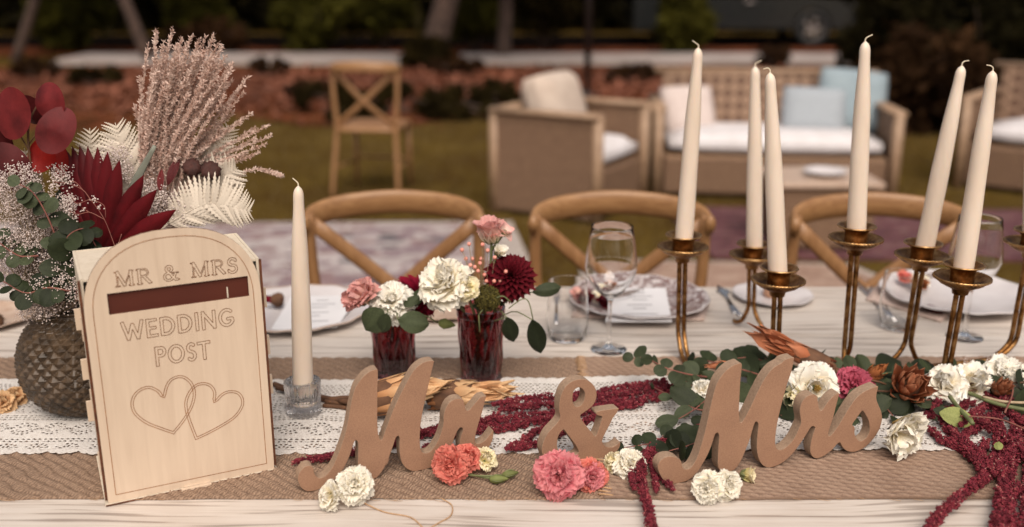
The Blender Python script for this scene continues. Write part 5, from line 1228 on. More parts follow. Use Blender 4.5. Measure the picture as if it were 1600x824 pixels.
for px, py, wpx, lab, bp, tp_, wk in cups:
    zc = FPX*.090/wpx; r = ray(px, py); f_ = Vector((0, cos(PIT), -sin(PIT))); k = zc/r.dot(f_); C = Vector((0, 0, CAMZ))+r*k
    lean = Vector((0, 0, 1))
    t = thing('cup', '', '', C) if False else None
    M = Matrix.Translation(C)
    stem_top = C+Vector((0, 0, -.016)); foot = Vector((C.x, C.y, TZ+.02))
    dx = (cen-foot); dx.z = 0; dn = dx.normalized() if dx.length > .02 else Vector((1, 0, 0))
    sd_ = Vector((.0052, 0, 0))
    hb = .05
    lx = -.006 if px > 1400 else .004
    armo = MB()
    for s in (-1, 1):
        top = stem_top+sd_*s; low = Vector((C.x+lx, C.y, TZ+hb))+sd_*s
        tgt = cen+Vector((0, 0, .002)) if (s*dn.x > 0 or px in (1067, 1503, 1612)) else foot-dn*.045+Vector((0, 0, -.012))
        if px == 1503 and s == 1: tgt = foot+Vector((.008, 0, -.012))
        if px == 1503 and s == -1: tgt = T(1428, 618, TZ+.01)
        if px == 1067: tgt = T(1102, 600, TZ+.008)+sd_*s
        low.z = TZ+.055; dd = tgt-low; dd.z = 0; Ld = dd.length; dd.normalize(); zt = tgt.z
        p1 = low+dd*min(.010, Ld*.15); p1.z = TZ+.036; p2 = low+dd*min(.026, Ld*.4); p2.z = zt+.010; p3 = low+dd*min(.055, Ld*.75); p3.z = zt+.001
        armo.tube([top, top.lerp(low, .35), top.lerp(low, .7), low, p1, p2, p3, tgt], .0043, 9, smooth=5)
    arm = armo.build('arm', M_['brass'], cd)
    b = MB(); b.lathe([(0, -.026), (.0125, -.024), (.014, -.016), (.022, -.012), (.034, -.006), (.0425, .002), (.0435, .0045), (.041, .0045), (.030, -.003), (.018, -.007), (0, -.008)], 44, C, f=lambda r, z, a, i: (r*(1+.012*cos(22*a)) if r > .02 else r, z)); b.build('dish', M_['brass'], arm)
    b = MB(); b.lathe([(.042, .003), (.0435, .0062), (.0452, .005), (.045, .0022), (.043, .0010)], 132, C, f=lambda r, z, a, i: (r+.0009*cos(44*a+i*1.3), z+.0006*sin(44*a+i*1.3))); b.build('rope_rim', M_['brassrim'], arm)
    b = MB(); b.lathe([(0, -.006), (.016, -.006), (.019, -.002), (.0185, .008), (.0195, .017), (.0255, .0225), (.031, .0245), (.0312, .0262), (.028, .0262), (.0215, .0222), (.0178, .018), (.0170, .002), (0, .001)], 40, C); b.build('cup', M_['brass'], arm)
    b = MB(); b.lathe([(.0300, .0242), (.0322, .0244), (.0328, .0258), (.0318, .0272), (.0296, .0266)], 40, C); b.build('cup_rim', M_['brassrim'], arm)
    # candle
    base = C+Vector((0, 0, .002)); rim = WY(bp[0], bp[1], C.y); tp3 = WY(tp_[0], tp_[1], C.y); d = tp3-rim; base = rim-d*((rim.z-C.z-.003)/d.z); base.x = C.x+(base.x-C.x)*.6
    candle('ivory taper: '+lab, base, tp3, .0158 if wpx > 75 else .0155, .0086, 'ivory taper candles', wk)

# ================================================================ tableware
def lathe_obj(name, prof, n, c, m, parent=None, **k): b = MB(); b.lathe(prof, n, c); return b.build(name, m, parent, **k)
def refine(P):
    out = [P[0]]
    for a, b_ in zip(P, P[1:]):
        L = hypot(b_[0]-a[0], b_[1]-a[1])
        if L > .004:
            for t_ in ((.0004/L, .0012/L)+tuple(k/6 for k in range(1, 6) if .0024/L < k/6 < 1-.0024/L)+(1-.0012/L, 1-.0004/L)): out.append((a[0]+(b_[0]-a[0])*t_, a[1]+(b_[1]-a[1])*t_))
        out.append(b_)
    return out
def wine(label, px, py, s=1.0):
    c = T(px, py, TZ+.0005); t = thing('wine_glass', label, 'wine glass', c, 'wine glasses')
    P = [(0, .0), (.034, .0), (.0345, .0012), (.030, .0025), (.012, .0052), (.0058, .012), (.0040, .03), (.0038, .08), (.0050, .098), (.012, .106), (.026, .118), (.040, .137), (.0475, .158), (.0480, .170), (.0455, .195), (.0415, .222), (.0390, .240), (.0383, .2405), (.0402, .222), (.0442, .195), (.0467, .170), (.0462, .158), (.0385, .138), (.0250, .120), (.010, .1095), (0, .108)]
    P = [(r*s, z*s) for r, z in P]; P = [(p.x, p.y) for p in crom([Vector((r, z, 0)) for r, z in P[:3]], 1)]+[(p.x, p.y) for p in crom([Vector((r, z, 0)) for r, z in P[3:18]], 4)]+[(p.x, p.y) for p in crom([Vector((r, z, 0)) for r, z in P[18:]], 4)]
    lathe_obj('bowl_and_stem', P, 56, c, M_['glass'], t)
wine('stemmed wine glass standing in front of the centre plate', 951, 546)
wine('stemmed wine glass behind the lower leaning candle at right', 1507, 527)
def tumbler(label, px, py, r=.040, h=.118):
    c = T(px, py, TZ+.0005); t = thing('water_tumbler', label, 'tumbler', c, 'clear water tumblers')
    lathe_obj('glass', [(0, 0), (r*.80, 0), (r*.86, .003)]+refine([(p.x, p.y) for p in crom([Vector((r*.86, .003, 0)), Vector((r, .03, 0)), Vector((r*1.02, h*.5, 0)), Vector((r*.93, h, 0))], 7)])[1:]+refine([(p.x, p.y) for p in crom([Vector((r*.895, h, 0)), Vector((r*.985, h*.5, 0)), Vector((r*.965, .032, 0)), Vector((r*.82, .009, 0))], 7)])+[(0, .008)], 56, c, M_['glass'], t)
tumbler('clear stemless tumbler left of the wine glass', 886, 529)
tumbler('clear stemless tumbler left of the candle leaning right', 1402, 512, .038, .115)
def plate(label, px, py, R, m, rim, group='dinner plates', z=TZ+.0005, inner=None, nw=12, h=.018, wav=.018):
    c = T(px, py, z); t = thing('plate', label, 'plate', c, group)
    w = lambda r, z_, a, i: (r*(1+wav*abs(sin(nw*a/2))*(r > R*.8)), z_+(.0012*sin(nw*a) if r > R*.9 else 0))
    b = MB(); b.lathe([(0, .0), (R*.6, .0), (R*.64, .002), (R*.82, h*.55), (R*.985, h*.9), (R, h), (R*.99, h*1.06), (R*.93, h*.95), (R*.78, h*.62), (R*.62, .0045), (0, .004)], 96, c, f=w); b.build('dish', m, t)
    if rim: b = MB(); b.lathe([(R*.985, h*.93), (R*1.0, h*1.0), (R*.985, h*1.10), (R*.97, h*1.0)], 96, c, f=w); b.build('rim_glaze', rim, t)
    return c
def napkin(label, P, z=TZ+.0015, m='napkin', th=.004):
    c = sum(P, Vector())/4; b = MB(); V = []; n = 14
    for k, zz_ in ((0, 0), (1, th)):
        for i in range(n+1):
            for j in range(n+1):
                u, v = i/n, j/n; p = P[0]*(1-u)*(1-v)+P[1]*u*(1-v)+P[2]*u*v+P[3]*(1-u)*v
                V.append((p.x, p.y, z+zz_+(.0015*sin(9*u+3*v)*sin(5*v) if k else 0)))
    F = []; N1 = (n+1)**2; g = lambda i, j: i*(n+1)+j
    for i in range(n):
        for j in range(n): F += [(g(i, j), g(i, j+1), g(i+1, j+1), g(i+1, j)), (N1+g(i, j), N1+g(i+1, j), N1+g(i+1, j+1), N1+g(i, j+1))]
    ring = [g(i, 0) for i in range(n)]+[g(n, j) for j in range(n)]+[g(i, n) for i in range(n, 0, -1)]+[g(0, j) for j in range(n, 0, -1)]
    F += [(ring[i], ring[(i+1) % len(ring)], N1+ring[(i+1) % len(ring)], N1+ring[i]) for i in range(len(ring))]
    b.add(V, F); return b.build('napkin', M_[m], None, loc=(c.x, c.y, z), label=label, cat='napkin', group='napkins under the plates')
napkin('dusty pink napkin sticking out under the centre plate', [T(893, 498), T(1100, 503), T(1110, 470), T(905, 468)])
napkin('pale napkin sticking out under the right plate', [T(1352, 470), T(1470, 505), T(1500, 480), T(1385, 432)])
pc = plate('scalloped plate with brown feather pattern in the centre setting', 998, 474, .148, M_['cerpat'], M_['cer'], z=TZ+.0068)
pl_ = plate('plate with menu card half hidden by the left candle', 468, 492, .150, M_['cer'], M_['cerrim'])
pr_ = plate('large white plate with faint print at the right setting', 1492, 466, .156, M_['cer'], M_['cer'], z=TZ+.0068)
ps_ = plate('small white saucer behind the close pair of candles', 1207, 466, .086, M_['cer'], None, 'small saucers', nw=8, h=.012, wav=.005)
pb_ = plate('small beige saucer behind the two plum glasses', 690, 488, .080, M_['cerrim'], None, 'small saucers', nw=8, h=.012, wav=.005)
pz_ = plate('blurred beige plate at the left edge behind the vase', -15, 502, .09, M_['cerrim'], None, 'small saucers', nw=8, h=.014, wav=.005)
def card(label, P, m='paper', lines=()):
    c = sum(P, Vector())/4; t = thing('menu_card', label, 'card', c, 'menu cards on the plates'); b = MB()
    nrm = (P[1]-P[0]).cross(P[3]-P[0]).normalized(); V = [p for p in P]+[p-nrm*.0008 for p in P]
    b.add(V, [(0, 1, 2, 3), (7, 6, 5, 4), (0, 4, 5, 1), (1, 5, 6, 2), (2, 6, 7, 3), (3, 7, 4, 0)]); b.build('paper', M_[m], t, smooth=False)
    for v0, u0, u1_ in lines:
        g = lambda u, v: P[0]*(1-u)*(1-v)+P[1]*u*(1-v)+P[2]*u*v+P[3]*(1-u)*v+nrm*.0004
        b = MB(); b.add([g(u0, v0), g(u1_, v0), g(u1_, v0+.022), g(u0, v0+.022)], [(0, 1, 2, 3)]); b.build('text_line', M_['print'], t, smooth=False)
ln = [(.10, .35, .6), (.2, .25, .8), (.36, .4, .62), (.46, .3, .72), (.62, .38, .64), (.72, .28, .74), (.84, .42, .6)]
card('white menu card on the centre plate behind the wine glass', [T(946, 503, TZ+.018), T(1050, 503, TZ+.018), T(1040, 450, TZ+.027), T(958, 450, TZ+.027)], lines=ln)
card('white menu card on the left plate behind the single candle', [T(422, 517, TZ+.013), T(526, 512, TZ+.013), T(560, 462, TZ+.022), T(455, 463, TZ+.022)], lines=ln[1:])
# folded white napkin beside the left plate and cutlery
def cutlery(label, a, c, kind, name):
    a = Vector(a); c = Vector(c); t = thing(name, label, name, (a+c)/2, 'silver cutlery'); d = (c-a); L = d.length; z = Vector((0, 0, .0025))
    b = MB(); b.tube([a+z, a+d*.55+z*1.3], [(.0055, .0015), (.003, .0014)], 8, smooth=2, flat=(d.y, -d.x, 0)); b.build('handle', M_['steel'], t)
    b = MB()
    if kind == 'knife': b.tube([a+d*.55+z*1.3, a+d*.8+z, c+z], [(.003, .0014), (.0095, .0009), (.003, .0006)], 8, smooth=3, flat=(d.y, -d.x, 0)); b.build('blade', M_['steel'], t)
    elif kind == 'spoon': b.tube([a+d*.55+z*1.3, a+d*.75+z*1.2, a+d*.88+z*.9, c+z*1.2], [(.003, .0014), (.006, .001), (.017, .0016), (.003, .001)], 12, smooth=5, flat=(d.y, -d.x, 0)); b.build('bowl', M_['steel'], t)
    else:
        b.tube([a+d*.55+z*1.3, a+d*.7+z, a+d*.78+z], [(.003, .0014), (.011, .0012)], 8, smooth=3, flat=(d.y, -d.x, 0)); b.build('neck', M_['steel'], t)
        sx = Vector((d.y, -d.x, 0)).normalized()
        for k in (-1.5, -.5, .5, 1.5): b = MB(); b.tube([a+d*.77+sx*k*.005+z, c+sx*k*.0052+z*1.4], .0013, 6); b.build('tine', M_['steel'], t)
cutlery('steel knife lying left of the saucer behind the candelabra', T(1157, 496), T(1122, 448), 'knife', 'knife')
cutlery('steel spoon lying beside the knife left of the saucer', T(1148, 492), T(1128, 452), 'spoon', 'spoon')
cutlery('steel knife lying left of the right plate', T(1388, 500), T(1340, 442), 'knife', 'knife')
cutlery('steel spoon between the knife and the right plate', T(1398, 508), T(1362, 450), 'spoon', 'spoon')
cutlery('steel fork seen through the left clear tumbler', T(868, 510), T(866, 455), 'fork', 'fork')
# votive on the saucer
c = ps_+Vector((0, 0, .0045)); b = MB(); b.lathe([(0, 0), (.017, 0), (.021, .004), (.021, .030), (.019, .033), (0, .033)], 30, c); b.build('votive_candle', simple('terracotta_wax', 'b98a6c', 'c89a7c', 20, .5), None, loc=c, label='small terracotta votive candle standing on the saucer', cat='candle')
# dried flower bundles on plates
def posy(label, c, items, seed):
    random.seed(seed); t = thing('dried_posy', label, 'dried flowers', c, 'dried posies on the plates')
    for (dx, dy, dz, L, mk, kd, n) in items:
        p = c+Vector((dx, dy, dz))
        for i in range(n):
            a = i*2.4; M = Matrix.Translation(p) @ frame((.2*cos(a), -.3, 1)) @ Matrix.Rotation(a, 4, 'Z') @ Matrix.Rotation(-radians(20+50*i/n), 4, 'X') @ Matrix.Diagonal((L, L, L, 1)); inst('petal', petals(mk, kd)[i % 2], M, t)
    b = MB()
    for k in range(4): b.tube([c+Vector((0, 0, .004)), c+Vector((.03+.02*k, .02*k-.02, .01)), c+Vector((.07+.01*k, .01*k, .012))], .0011, 5, smooth=3)
    b.build('stems', M_['brownstem'], t)
posy('dark brown and cream dried posy at the left of the centre plate', T(934, 468, TZ+.024), [(0, 0, 0, .022, 'cream', 'ruffle', 12), (-.025, -.012, 0, .026, 'dahlia', 'round', 9), (.01, -.03, -.002, .024, 'dahlia', 'round', 8), (-.04, .012, .004, .022, 'blush', 'ruffle', 8), (.03, .03, .0, .024, 'proteab', 'round', 9)], 3)
posy('orange and cream dried posy at the left of the right plate', T(1412, 440, TZ+.024), [(0, 0, .004, .024, 'coral', 'ruffle', 10), (.03, -.012, 0, .026, 'cream', 'ruffle', 10), (.02, -.04, 0, .026, 'proteab', 'round', 9)], 4)
t = thing('dried_leaf', 'dark plum leaf lying on the right plate', 'dried plant', T(1448, 482, TZ+.014)); leaf_at(t, T(1436, 478, TZ+.014), T(1474, 484, TZ+.016)-T(1436, 478, TZ+.014), .05, 'redleaf', 'oval', (0, -.2, 1)); 
protea('red bud lying on the left plate beside the post box', T(444, 470, TZ+.022), (-1, -.1, .15), .042, .019, 'dahliar', 'flower_bud', 14, .0, None, None, 'wide', group=None, seed=5)
protea('pale brown dried bud on the blurred plate at the left edge', T(2, 505, TZ+.018), (-1, .3, .2), .06, .02, 'proteab', 'flower_bud', 16, .0, None, None, 'wide', group=None, seed=6)

# ================================================================ plum glasses with flowers
def plum(label, px, py, r, h):
    c = T(px, py, TZ+.0042); t = thing('plum_glass', label, 'glass', c, 'plum cut-glass tumblers'); V = []; F = []; n = 120; rows = 50
    for i in range(rows+1):
        z = h*i/rows; rb = r*(.84+.16*(i/rows)**.8)
        for j in range(n):
            a = 2*pi*j/n; q = z/h*3.2; g_ = a/(2*pi)*11; e1 = (q/2+g_/1) % 1; e2 = (q/2-g_/1) % 1; pr = min(min(e1, 1-e1), min(e2, 1-e2))*2
            V.append((c.x+(rb-.0030*(1-pr)*(z < h*.9)*(z > .004))*cos(a), c.y+(rb-.0030*(1-pr)*(z < h*.9)*(z > .004))*sin(a), c.z+z))
    for i in range(rows):
        for j in range(n): F.append((i*n+j, i*n+(j+1) % n, (i+1)*n+(j+1) % n, (i+1)*n+j))
    b = MB(); b.add(V, F); m0 = rows*n; k0 = len(b.V)
    ri = r-.0045; prof = [(ri, h), (ri*.97, h*.6), (ri*.84, .014), (ri*.8, .010)]
    for (rr, z) in prof: b.V += [Vector((c.x+rr*cos(2*pi*j/n), c.y+rr*sin(2*pi*j/n), c.z+z)) for j in range(n)]
    for j in range(n): b.F.append((m0+j, m0+(j+1) % n, k0+(j+1) % n, k0+j)); b.mi.append(0)
    for i in range(3):
        for j in range(n): b.F.append((k0+i*n+j, k0+i*n+(j+1) % n, k0+(i+1)*n+(j+1) % n, k0+(i+1)*n+j)); b.mi.append(0)
    b.F.append(tuple(k0+3*n+j for j in range(n))); b.F.append(tuple(range(n))[::-1]); b.mi += [0, 0]
    b.build('tumbler', M_['glasspurple'], t, smooth=False); return c
g1 = plum('plum cut-glass tumbler with pink, white and red flowers, the left one', 617, 585, .0420, .125)
g2 = plum('taller looking plum cut-glass tumbler with the dark dahlia, the right one', 752, 592, .0425, .133)
def stemto(g, p, h=.12): q = Vector(p); return [g+Vector((random.uniform(-.018, .018), random.uniform(-.018, .018), .014)), g+Vector(((q.x-g.x)*.25, (q.y-g.y)*.3, h*.85)), q]
full = [(6, 95, .92), (7, 80, 1.0), (7, 64, 1.0), (7, 50, 1.0), (6, 36, .98), (6, 22, .95), (5, 9, .9)]
p = WY(612, 476, 1.605); lisianthus('lisianthus', 'full white lisianthus in the front of the left plum glass', 'flower', p, (.0, -.55, .85), .043, 'white', 'flowers in the plum glasses', full, stem=stemto(g1, p), seed=1)
p = WY(573, 470, 1.60); lisianthus('lisianthus', 'blush pink lisianthus leaning left out of the left plum glass', 'flower', p, (-.55, -.35, .70), .045, 'blush', 'flowers in the plum glasses', [(5, 48, .95), (5, 34, 1.0), (5, 22, 1.02), (4, 10, .98)], stem=stemto(g1, p), seed=2)
p = WY(652, 466, 1.64); dahlia('crimson dahlia half hidden behind the white flower, left glass', p, (.75, -.45, .5), .052, 'dahliar', 'flowers in the plum glasses', stemto(g1, p), 80)
p = WY(698, 447, 1.57); lisianthus('lisianthus', 'large cream lisianthus leaning left out of the right plum glass', 'flower', p, (-.35, -.55, .72), .050, 'cream', 'flowers in the plum glasses', full, stem=stemto(g2, p), seed=4)
p = WY(728, 452, 1.555); lisianthus('lisianthus', 'yellowish cream lisianthus beside the large cream one', 'flower', p, (.15, -.8, .55), .026, 'yellowcream', 'flowers in the plum glasses', [(5, 70, 1), (5, 50, 1), (5, 30, .95), (4, 12, .85)], stem=stemto(g2, p), seed=5)
p = WY(798, 432, 1.585); dahlia('dark burgundy dahlia facing forward above the right plum glass', p, (.12, -.72, .6), .048, 'dahlia', 'flowers in the plum glasses', stemto(g2, p), 130)
p = WY(768, 378, 1.60); lisianthus('lisianthus', 'peach and pink lisianthus on the tall stem, topmost flower', 'flower', p, (-.1, -.15, 1), .046, 'peach', 'flowers in the plum glasses', [(5, 40, .7), (5, 20, 1.0), (4, 10, 1.0), (4, 4, .95)], stem=[g2+Vector((0, 0, .014)), g2+Vector((.004, 0, .12)), WY(766, 420, 1.60), p], kind='round', seed=7)
p = WY(786, 366, 1.60); lisianthus('lisianthus', 'small open pink petals just right of the topmost flower', 'flower', p, (.5, -.3, .8), .022, 'peach', 'flowers in the plum glasses', [(4, 60, 1), (4, 30, 1)], stem=[WY(768, 392, 1.6), p], kind='round', seed=8)
p = WY(778, 398, 1.595); lisianthus('lisianthus', 'small cream bud just under the topmost flower', 'flower', p, (.35, -.4, .8), .022, 'white', 'flowers in the plum glasses', [(4, 30, 1), (3, 10, 1)], stem=[WY(765, 425, 1.6), p], kind='round', seed=9)
t = thing('moss_ball', 'fuzzy green brown ball on a stem at the rim of the right plum glass', 'dried plant', WY(762, 465, 1.565), 'flowers in the plum glasses')
c = WY(762, 466, 1.563); rng5 = np.random.default_rng(5); V, F, v = tassel_geo([c+Vector((0, 0, -.001)), c+Vector((0, 0, .001))], .0225, .0225, 1500000, rng5, (.0012, .0022)); V = V+0
d_ = rng5.normal(size=(3600, 3)); d_ /= np.linalg.norm(d_, axis=1)[:, None]; V, F = scatter_quads(np.array(tuple(c))+d_*.021*rng5.uniform(.9, 1.04, (3600, 1)), .0024, rng5); part('fuzz', V, F, M_['moss'], t, smooth=False, kind='stuff')
b = MB(); b.lathe([(0, -.02), (.012, -.016), (.02, 0), (.012, .016), (0, .02)], 24, c); b.build('core', M_['moss'], t); b = MB(); b.tube([c, g2+Vector((0, 0, .08)), g2+Vector((0, 0, .015))], .002, 6, smooth=3); b.build('stem', M_['stem'], t)
t = thing('waxflower_sprig', 'sprig of tiny coral buds between the cream flower and dahlia', 'flowers', g2+Vector((0, 0, .12)), 'flowers in the plum glasses'); random.seed(9)
b = MB(); bb = MB(); root = g2+Vector((0, 0, .1))
for x, y in ((733, 382), (722, 391), (754, 383), (728, 405), (742, 418), (735, 415), (752, 405), (757, 430), (738, 437), (747, 424), (760, 440), (750, 412), (772, 440), (780, 427), (790, 425), (781, 439), (773, 403), (762, 392), (738, 405), (745, 440)):
    p = WY(x, y, 1.57+random.uniform(-.01, .02)); b.tube([root, root.lerp(p, .6)+Vector((random.uniform(-.005, .005), 0, .006)), p], .0006, 5, smooth=3); q = MB(); q.lathe([(0, -.0035), (.0028, -.0018), (.0036, .001), (.0022, .0034), (0, .003)], 10, M=Matrix.Translation(p) @ frame(p-root)); q.build('bud', M_['waxbud'], t)
b.build('stems', M_['palestem'], t)
def foliage(label, items, g, mk='eucdark', group='leaves in the plum glasses', kind='oval', sm='stem'):
    t = thing('eucalyptus_leaves', label, 'foliage', g+Vector((0, 0, .1)), group); b = MB()
    for (bx, by, ex, ey, Y, w) in items:
        p = WY(bx, by, Y); e = WY(ex, ey, Y); leaf_at(t, p, e-p, (e-p).length, mk, kind, (0, -1, .35), wsc=w); b.tube([g+Vector((0, 0, .09)), p.lerp(g+Vector((0, 0, .12)), .4)+Vector((0, 0, .01)), p], .001, 5, smooth=4)
    b.build('stem', M_[sm], t)
random.seed(12)
foliage('grey green leaves drooping over the left plum glass', [(598, 484, 566, 520, 1.565, 1.4), (605, 490, 594, 524, 1.56, 1.0), (622, 500, 672, 508, 1.555, 1.15), (640, 480, 662, 452, 1.60, .8), (630, 478, 655, 465, 1.58, .9)], g1, 'euc')
foliage('long dark green leaves hanging right of the right plum glass', [(792, 496, 804, 540, 1.56, .9), (832, 500, 846, 556, 1.56, .8)], g2, 'eucdark')
foliage('pale green leaf stretching right towards the tumbler', [(832, 457, 880, 448, 1.60, .75)], g2, 'euc')
foliage('dark leaves at the mouth of the right plum glass', [(722, 465, 712, 490, 1.60, 1), (738, 478, 770, 482, 1.565, .7), (775, 470, 790, 478, 1.58, .7), (745, 455, 735, 440, 1.59, 1)], g2, 'eucdark')
t = thing('trailing_vine', 'thin curved stem arching over the moss ball and down to the leaf', 'foliage', g2+Vector((0, 0, .12)), 'leaves in the plum glasses')
b = MB(); b.tube([WY(748, 492, 1.55), WY(764, 474, 1.55), WY(784, 463, 1.55), WY(798, 472, 1.555)], .0012, 6, smooth=5); b.tube([WY(795, 482, 1.56), WY(815, 468, 1.56), WY(826, 472, 1.56), WY(833, 500, 1.56)], .001, 6, smooth=5); b.tube([WY(786, 476, 1.58), WY(800, 466, 1.58), WY(832, 457, 1.60)], .0009, 6, smooth=5); b.tube([g2+Vector((0, 0, .1)), WY(792, 496, 1.56)], .001, 5); b.tube([g2+Vector((0, 0, .05)), WY(748, 492, 1.55)], .0012, 5); b.build('stem', M_['stem'], t)
t = thing('lisianthus_bud', 'closed green bud on a stem between the two plum glasses', 'flower', WY(690, 508, 1.6)); b = MB(); b.tube([g1+Vector((.01, 0, .11)), WY(662, 493, 1.60), WY(684, 505, 1.60)], .0013, 6, smooth=4); b.build('stem', M_['stem'], t)
b = MB(); b.lathe([(0, 0), (.006, .004), (.009, .012), (.006, .022), (.0015, .030), (0, .031)], 14, f=lambda r, z, a, i: (r*(1+.1*cos(5*a)), z), M=Matrix.Translation(WY(684, 504, 1.60)) @ frame((1, -.1, -.15))); b.build('bud', M_['eucyel'], t)

# ================================================================ flowers lying on the runner
def lay(px, py, h=.012): return T(px, py, TZ+.004+h)
random.seed(21)
def lis(label, px, py, R, mk, axis, layers, seed, h=None, kind='ruffle', group='blossoms lying on the runner', back=0, mk2=None):
    if group == 'blossoms lying on the runner': R *= .88
    p = lay(px, py, (R*.42 if h is None else h)-(.002 if group == 'blossoms lying on the runner' else 0))+Vector((0, back, 0)); return lisianthus('lisianthus', label, 'flower', p, axis, R, mk, group, layers, seed=seed, kind=kind, mk2=mk2)
L5 = [(6, 84, 1.0), (6, 68, 1.0), (6, 52, .98), (6, 36, .94), (5, 22, .88), (4, 8, .8)]
L4 = [(5, 66, 1.0), (6, 50, 1.0), (5, 34, .96), (5, 20, .9)]
lis('cream lisianthus lying at the front foot of the Mr letters', 552, 766, .033, 'cream', (.15, -.60, .75), L5, 51, h=.022, back=.012)
lis('second cream blossom fused to the one at the foot of the Mr letters', 520, 776, .026, 'cream', (-.55, -.6, .35), L4, 52, h=.014)
lis('coral pink lisianthus lying under the r of Mr', 706, 726, .034, 'coral', (-.25, -.85, .3), L5, 53, h=.026)
lis('peach coral petals leaning right beside the coral lisianthus', 728, 716, .028, 'coral', (.45, -.6, .6), L4, 54, h=.026)
lis('small yellow cream lisianthus right of the coral one', 756, 720, .025, 'yellowcream', (.35, -.5, .75), L4, 55, h=.016)
lis('round rose pink lisianthus in front of the ampersand', 874, 742, .042, 'pink', (-.1, -.9, .38), [(7, 88, 1.0)]+L5, 56, h=.03)
lis('smaller coral lisianthus touching the rose pink one on its right', 922, 744, .030, 'coral', (.30, -.85, .35), L5, 57, h=.018, mk2='pink')
lis('cream lisianthus lying right of the ampersand', 982, 728, .030, 'cream', (.15, -.6, .7), L5, 58, h=.012)
lis('creamy outer petals reaching left from the flower by the ampersand', 964, 726, .024, 'yellowcream', (-.7, -.5, .35), L4, 59, h=.010)
lis('cream rose-like lisianthus in front of the Mrs letters', 1106, 762, .029, 'cream', (-.3, -.85, .4), L5, 60, h=.018)
lis('cream lisianthus half joined to the one before the Mrs letters', 1134, 758, .027, 'cream', (.35, -.85, .4), L5, 61, h=.018)
lis('yellow green bud between the legs of the Mrs letters', 1160, 742, .024, 'yellowcream', (.85, -.35, .15), [(4, 34, 1), (4, 16, 1)], 62, h=.012, kind='round')
# buds with green stems
t = thing('flower_buds', 'cut green stem with two closed buds right of the coral flower', 'flower buds', lay(760, 745, .003)); b = MB()
b.tube([lay(720, 736, .008), lay(745, 744, .004), lay(768, 748, .006)], .0015, 7, smooth=5); b.tube([lay(724, 742, .004), lay(760, 744, .008), lay(790, 742, .008)], .0014, 7, smooth=5); b.build('stem', M_['stem'], t)
for p, d, s in ((lay(764, 749, .007), (1, .05, 0), 1.0), (lay(784, 743, .009), (1, .2, .1), .9)):
    b = MB(); b.lathe([(0, 0), (.004, .002), (.0065, .010), (.0045, .018), (.0015, .026), (0, .027)], 14, f=lambda r, z, a, i: (r*s*(1+.12*cos(5*a)), z*s), M=Matrix.Translation(p) @ frame(d)); b.build('bud', M_['eucyel'], t)
    b = MB()
    for k in range(4):
        A = frame(d); a = k*1.57; b.tube([p, p+A.to_3x3() @ Vector((cos(a)*.007*s, sin(a)*.007*s, .009)), p+A.to_3x3() @ Vector((cos(a)*.005*s, sin(a)*.005*s, .021))], [(.001, .0018), .0003], 5, smooth=3)
    b.build('sepals', M_['stem'], t)
# lying proteas
p = T(708, 622, TZ+.026); protea('tan dried protea lying behind the r of Mr', lay(664, 618, .026), (1, .0, .06), .125, .030, 'protea', n=46, open_=.12, stem=[lay(670, 622, .022), lay(640, 628, .012), lay(575, 632, .008), lay(508, 628, .008)], seed=71)
protea('tan dried protea seen between the two strokes of the M', lay(572, 628, .030), (.8, .1, .15), .110, .034, 'protea', n=44, open_=.2, stem=[lay(562, 632, .026), lay(530, 626, .012), lay(480, 616, .010), lay(432, 606, .010)], seed=72)
t = thing('twig', 'dark brown twig lying beside the ribbed glass candle holder', 'twig', lay(480, 625, .006)); b = MB(); b.tube([lay(428, 600, .008), lay(460, 612, .006), lay(500, 624, .006), lay(545, 622, .008), lay(575, 628, .01)], .0045, 8, smooth=5); b.tube([lay(505, 634, .005), lay(530, 636, .005), lay(560, 640, .006)], .0036, 8, smooth=4); b.build('wood', M_['brownstem'], t)

# amaranthus: left bunch lying behind the letters
h_ = .012
am = lambda P, h=h_: [lay(x, y, h) for x, y in P]
amaranth('crimson amaranthus lying behind the ampersand and across the lace', [
    (am([(1085, 600), (1010, 612), (930, 622), (850, 632), (780, 640)], .018), .011, .010), (am([(1060, 615), (980, 628), (900, 640), (830, 650), (740, 660)], .012), .011, .009),
    (am([(1000, 630), (920, 640), (850, 655), (780, 668), (700, 672), (640, 680)], .012), .0115, .009), (am([(900, 650), (850, 668), (815, 690), (790, 702)], .010), .010, .007),
    (am([(960, 640), (900, 665), (850, 690), (800, 702)], .008), .009, .006), (am([(720, 660), (680, 672), (640, 684), (600, 692)], .010), .010, .008),
    (am([(640, 690), (580, 700), (520, 712), (458, 722)], .009), .009, .0065), (am([(1040, 596), (980, 606), (900, 618), (830, 622), (770, 632)], .022), .010, .008),
    (am([(780, 650), (730, 668), (690, 690), (660, 700)], .010), .010, .007)],
    [(am([(1100, 600), (1010, 612), (900, 625)], .016), .0018, 'redstem')], 3, group='amaranthus bunches')
random.seed(5)
am0 = lay(1080, 668, .02)
amaranth('crimson amaranthus curling left of the Mrs hook and over the boards', [
    (am([(1095, 668), (1060, 678), (1030, 694), (1008, 715), (998, 735)], .018), .008, .010), (am([(1020, 700), (1003, 725), (1004, 760), (1012, 790), (1018, 822), (1022, 850)], .011), .0105, .009),
    (am([(1010, 715), (992, 730), (988, 750), (992, 764)], .010), .009, .006), (am([(1025, 705), (1022, 730), (1024, 752), (1026, 768)], .011), .008, .005), (am([(1022, 725), (1035, 745), (1052, 765)], .009), .008, .005),
    (am([(1055, 680), (1020, 700), (985, 718)], .014), .006, .005)],
    [(am([(1110, 660), (1060, 680), (1020, 704)], .016), .0015, 'redstem')], 4)
rt = []
def R_(P, a=.011, b_=.010, h=.012): rt.append((am(P, h), a, b_))
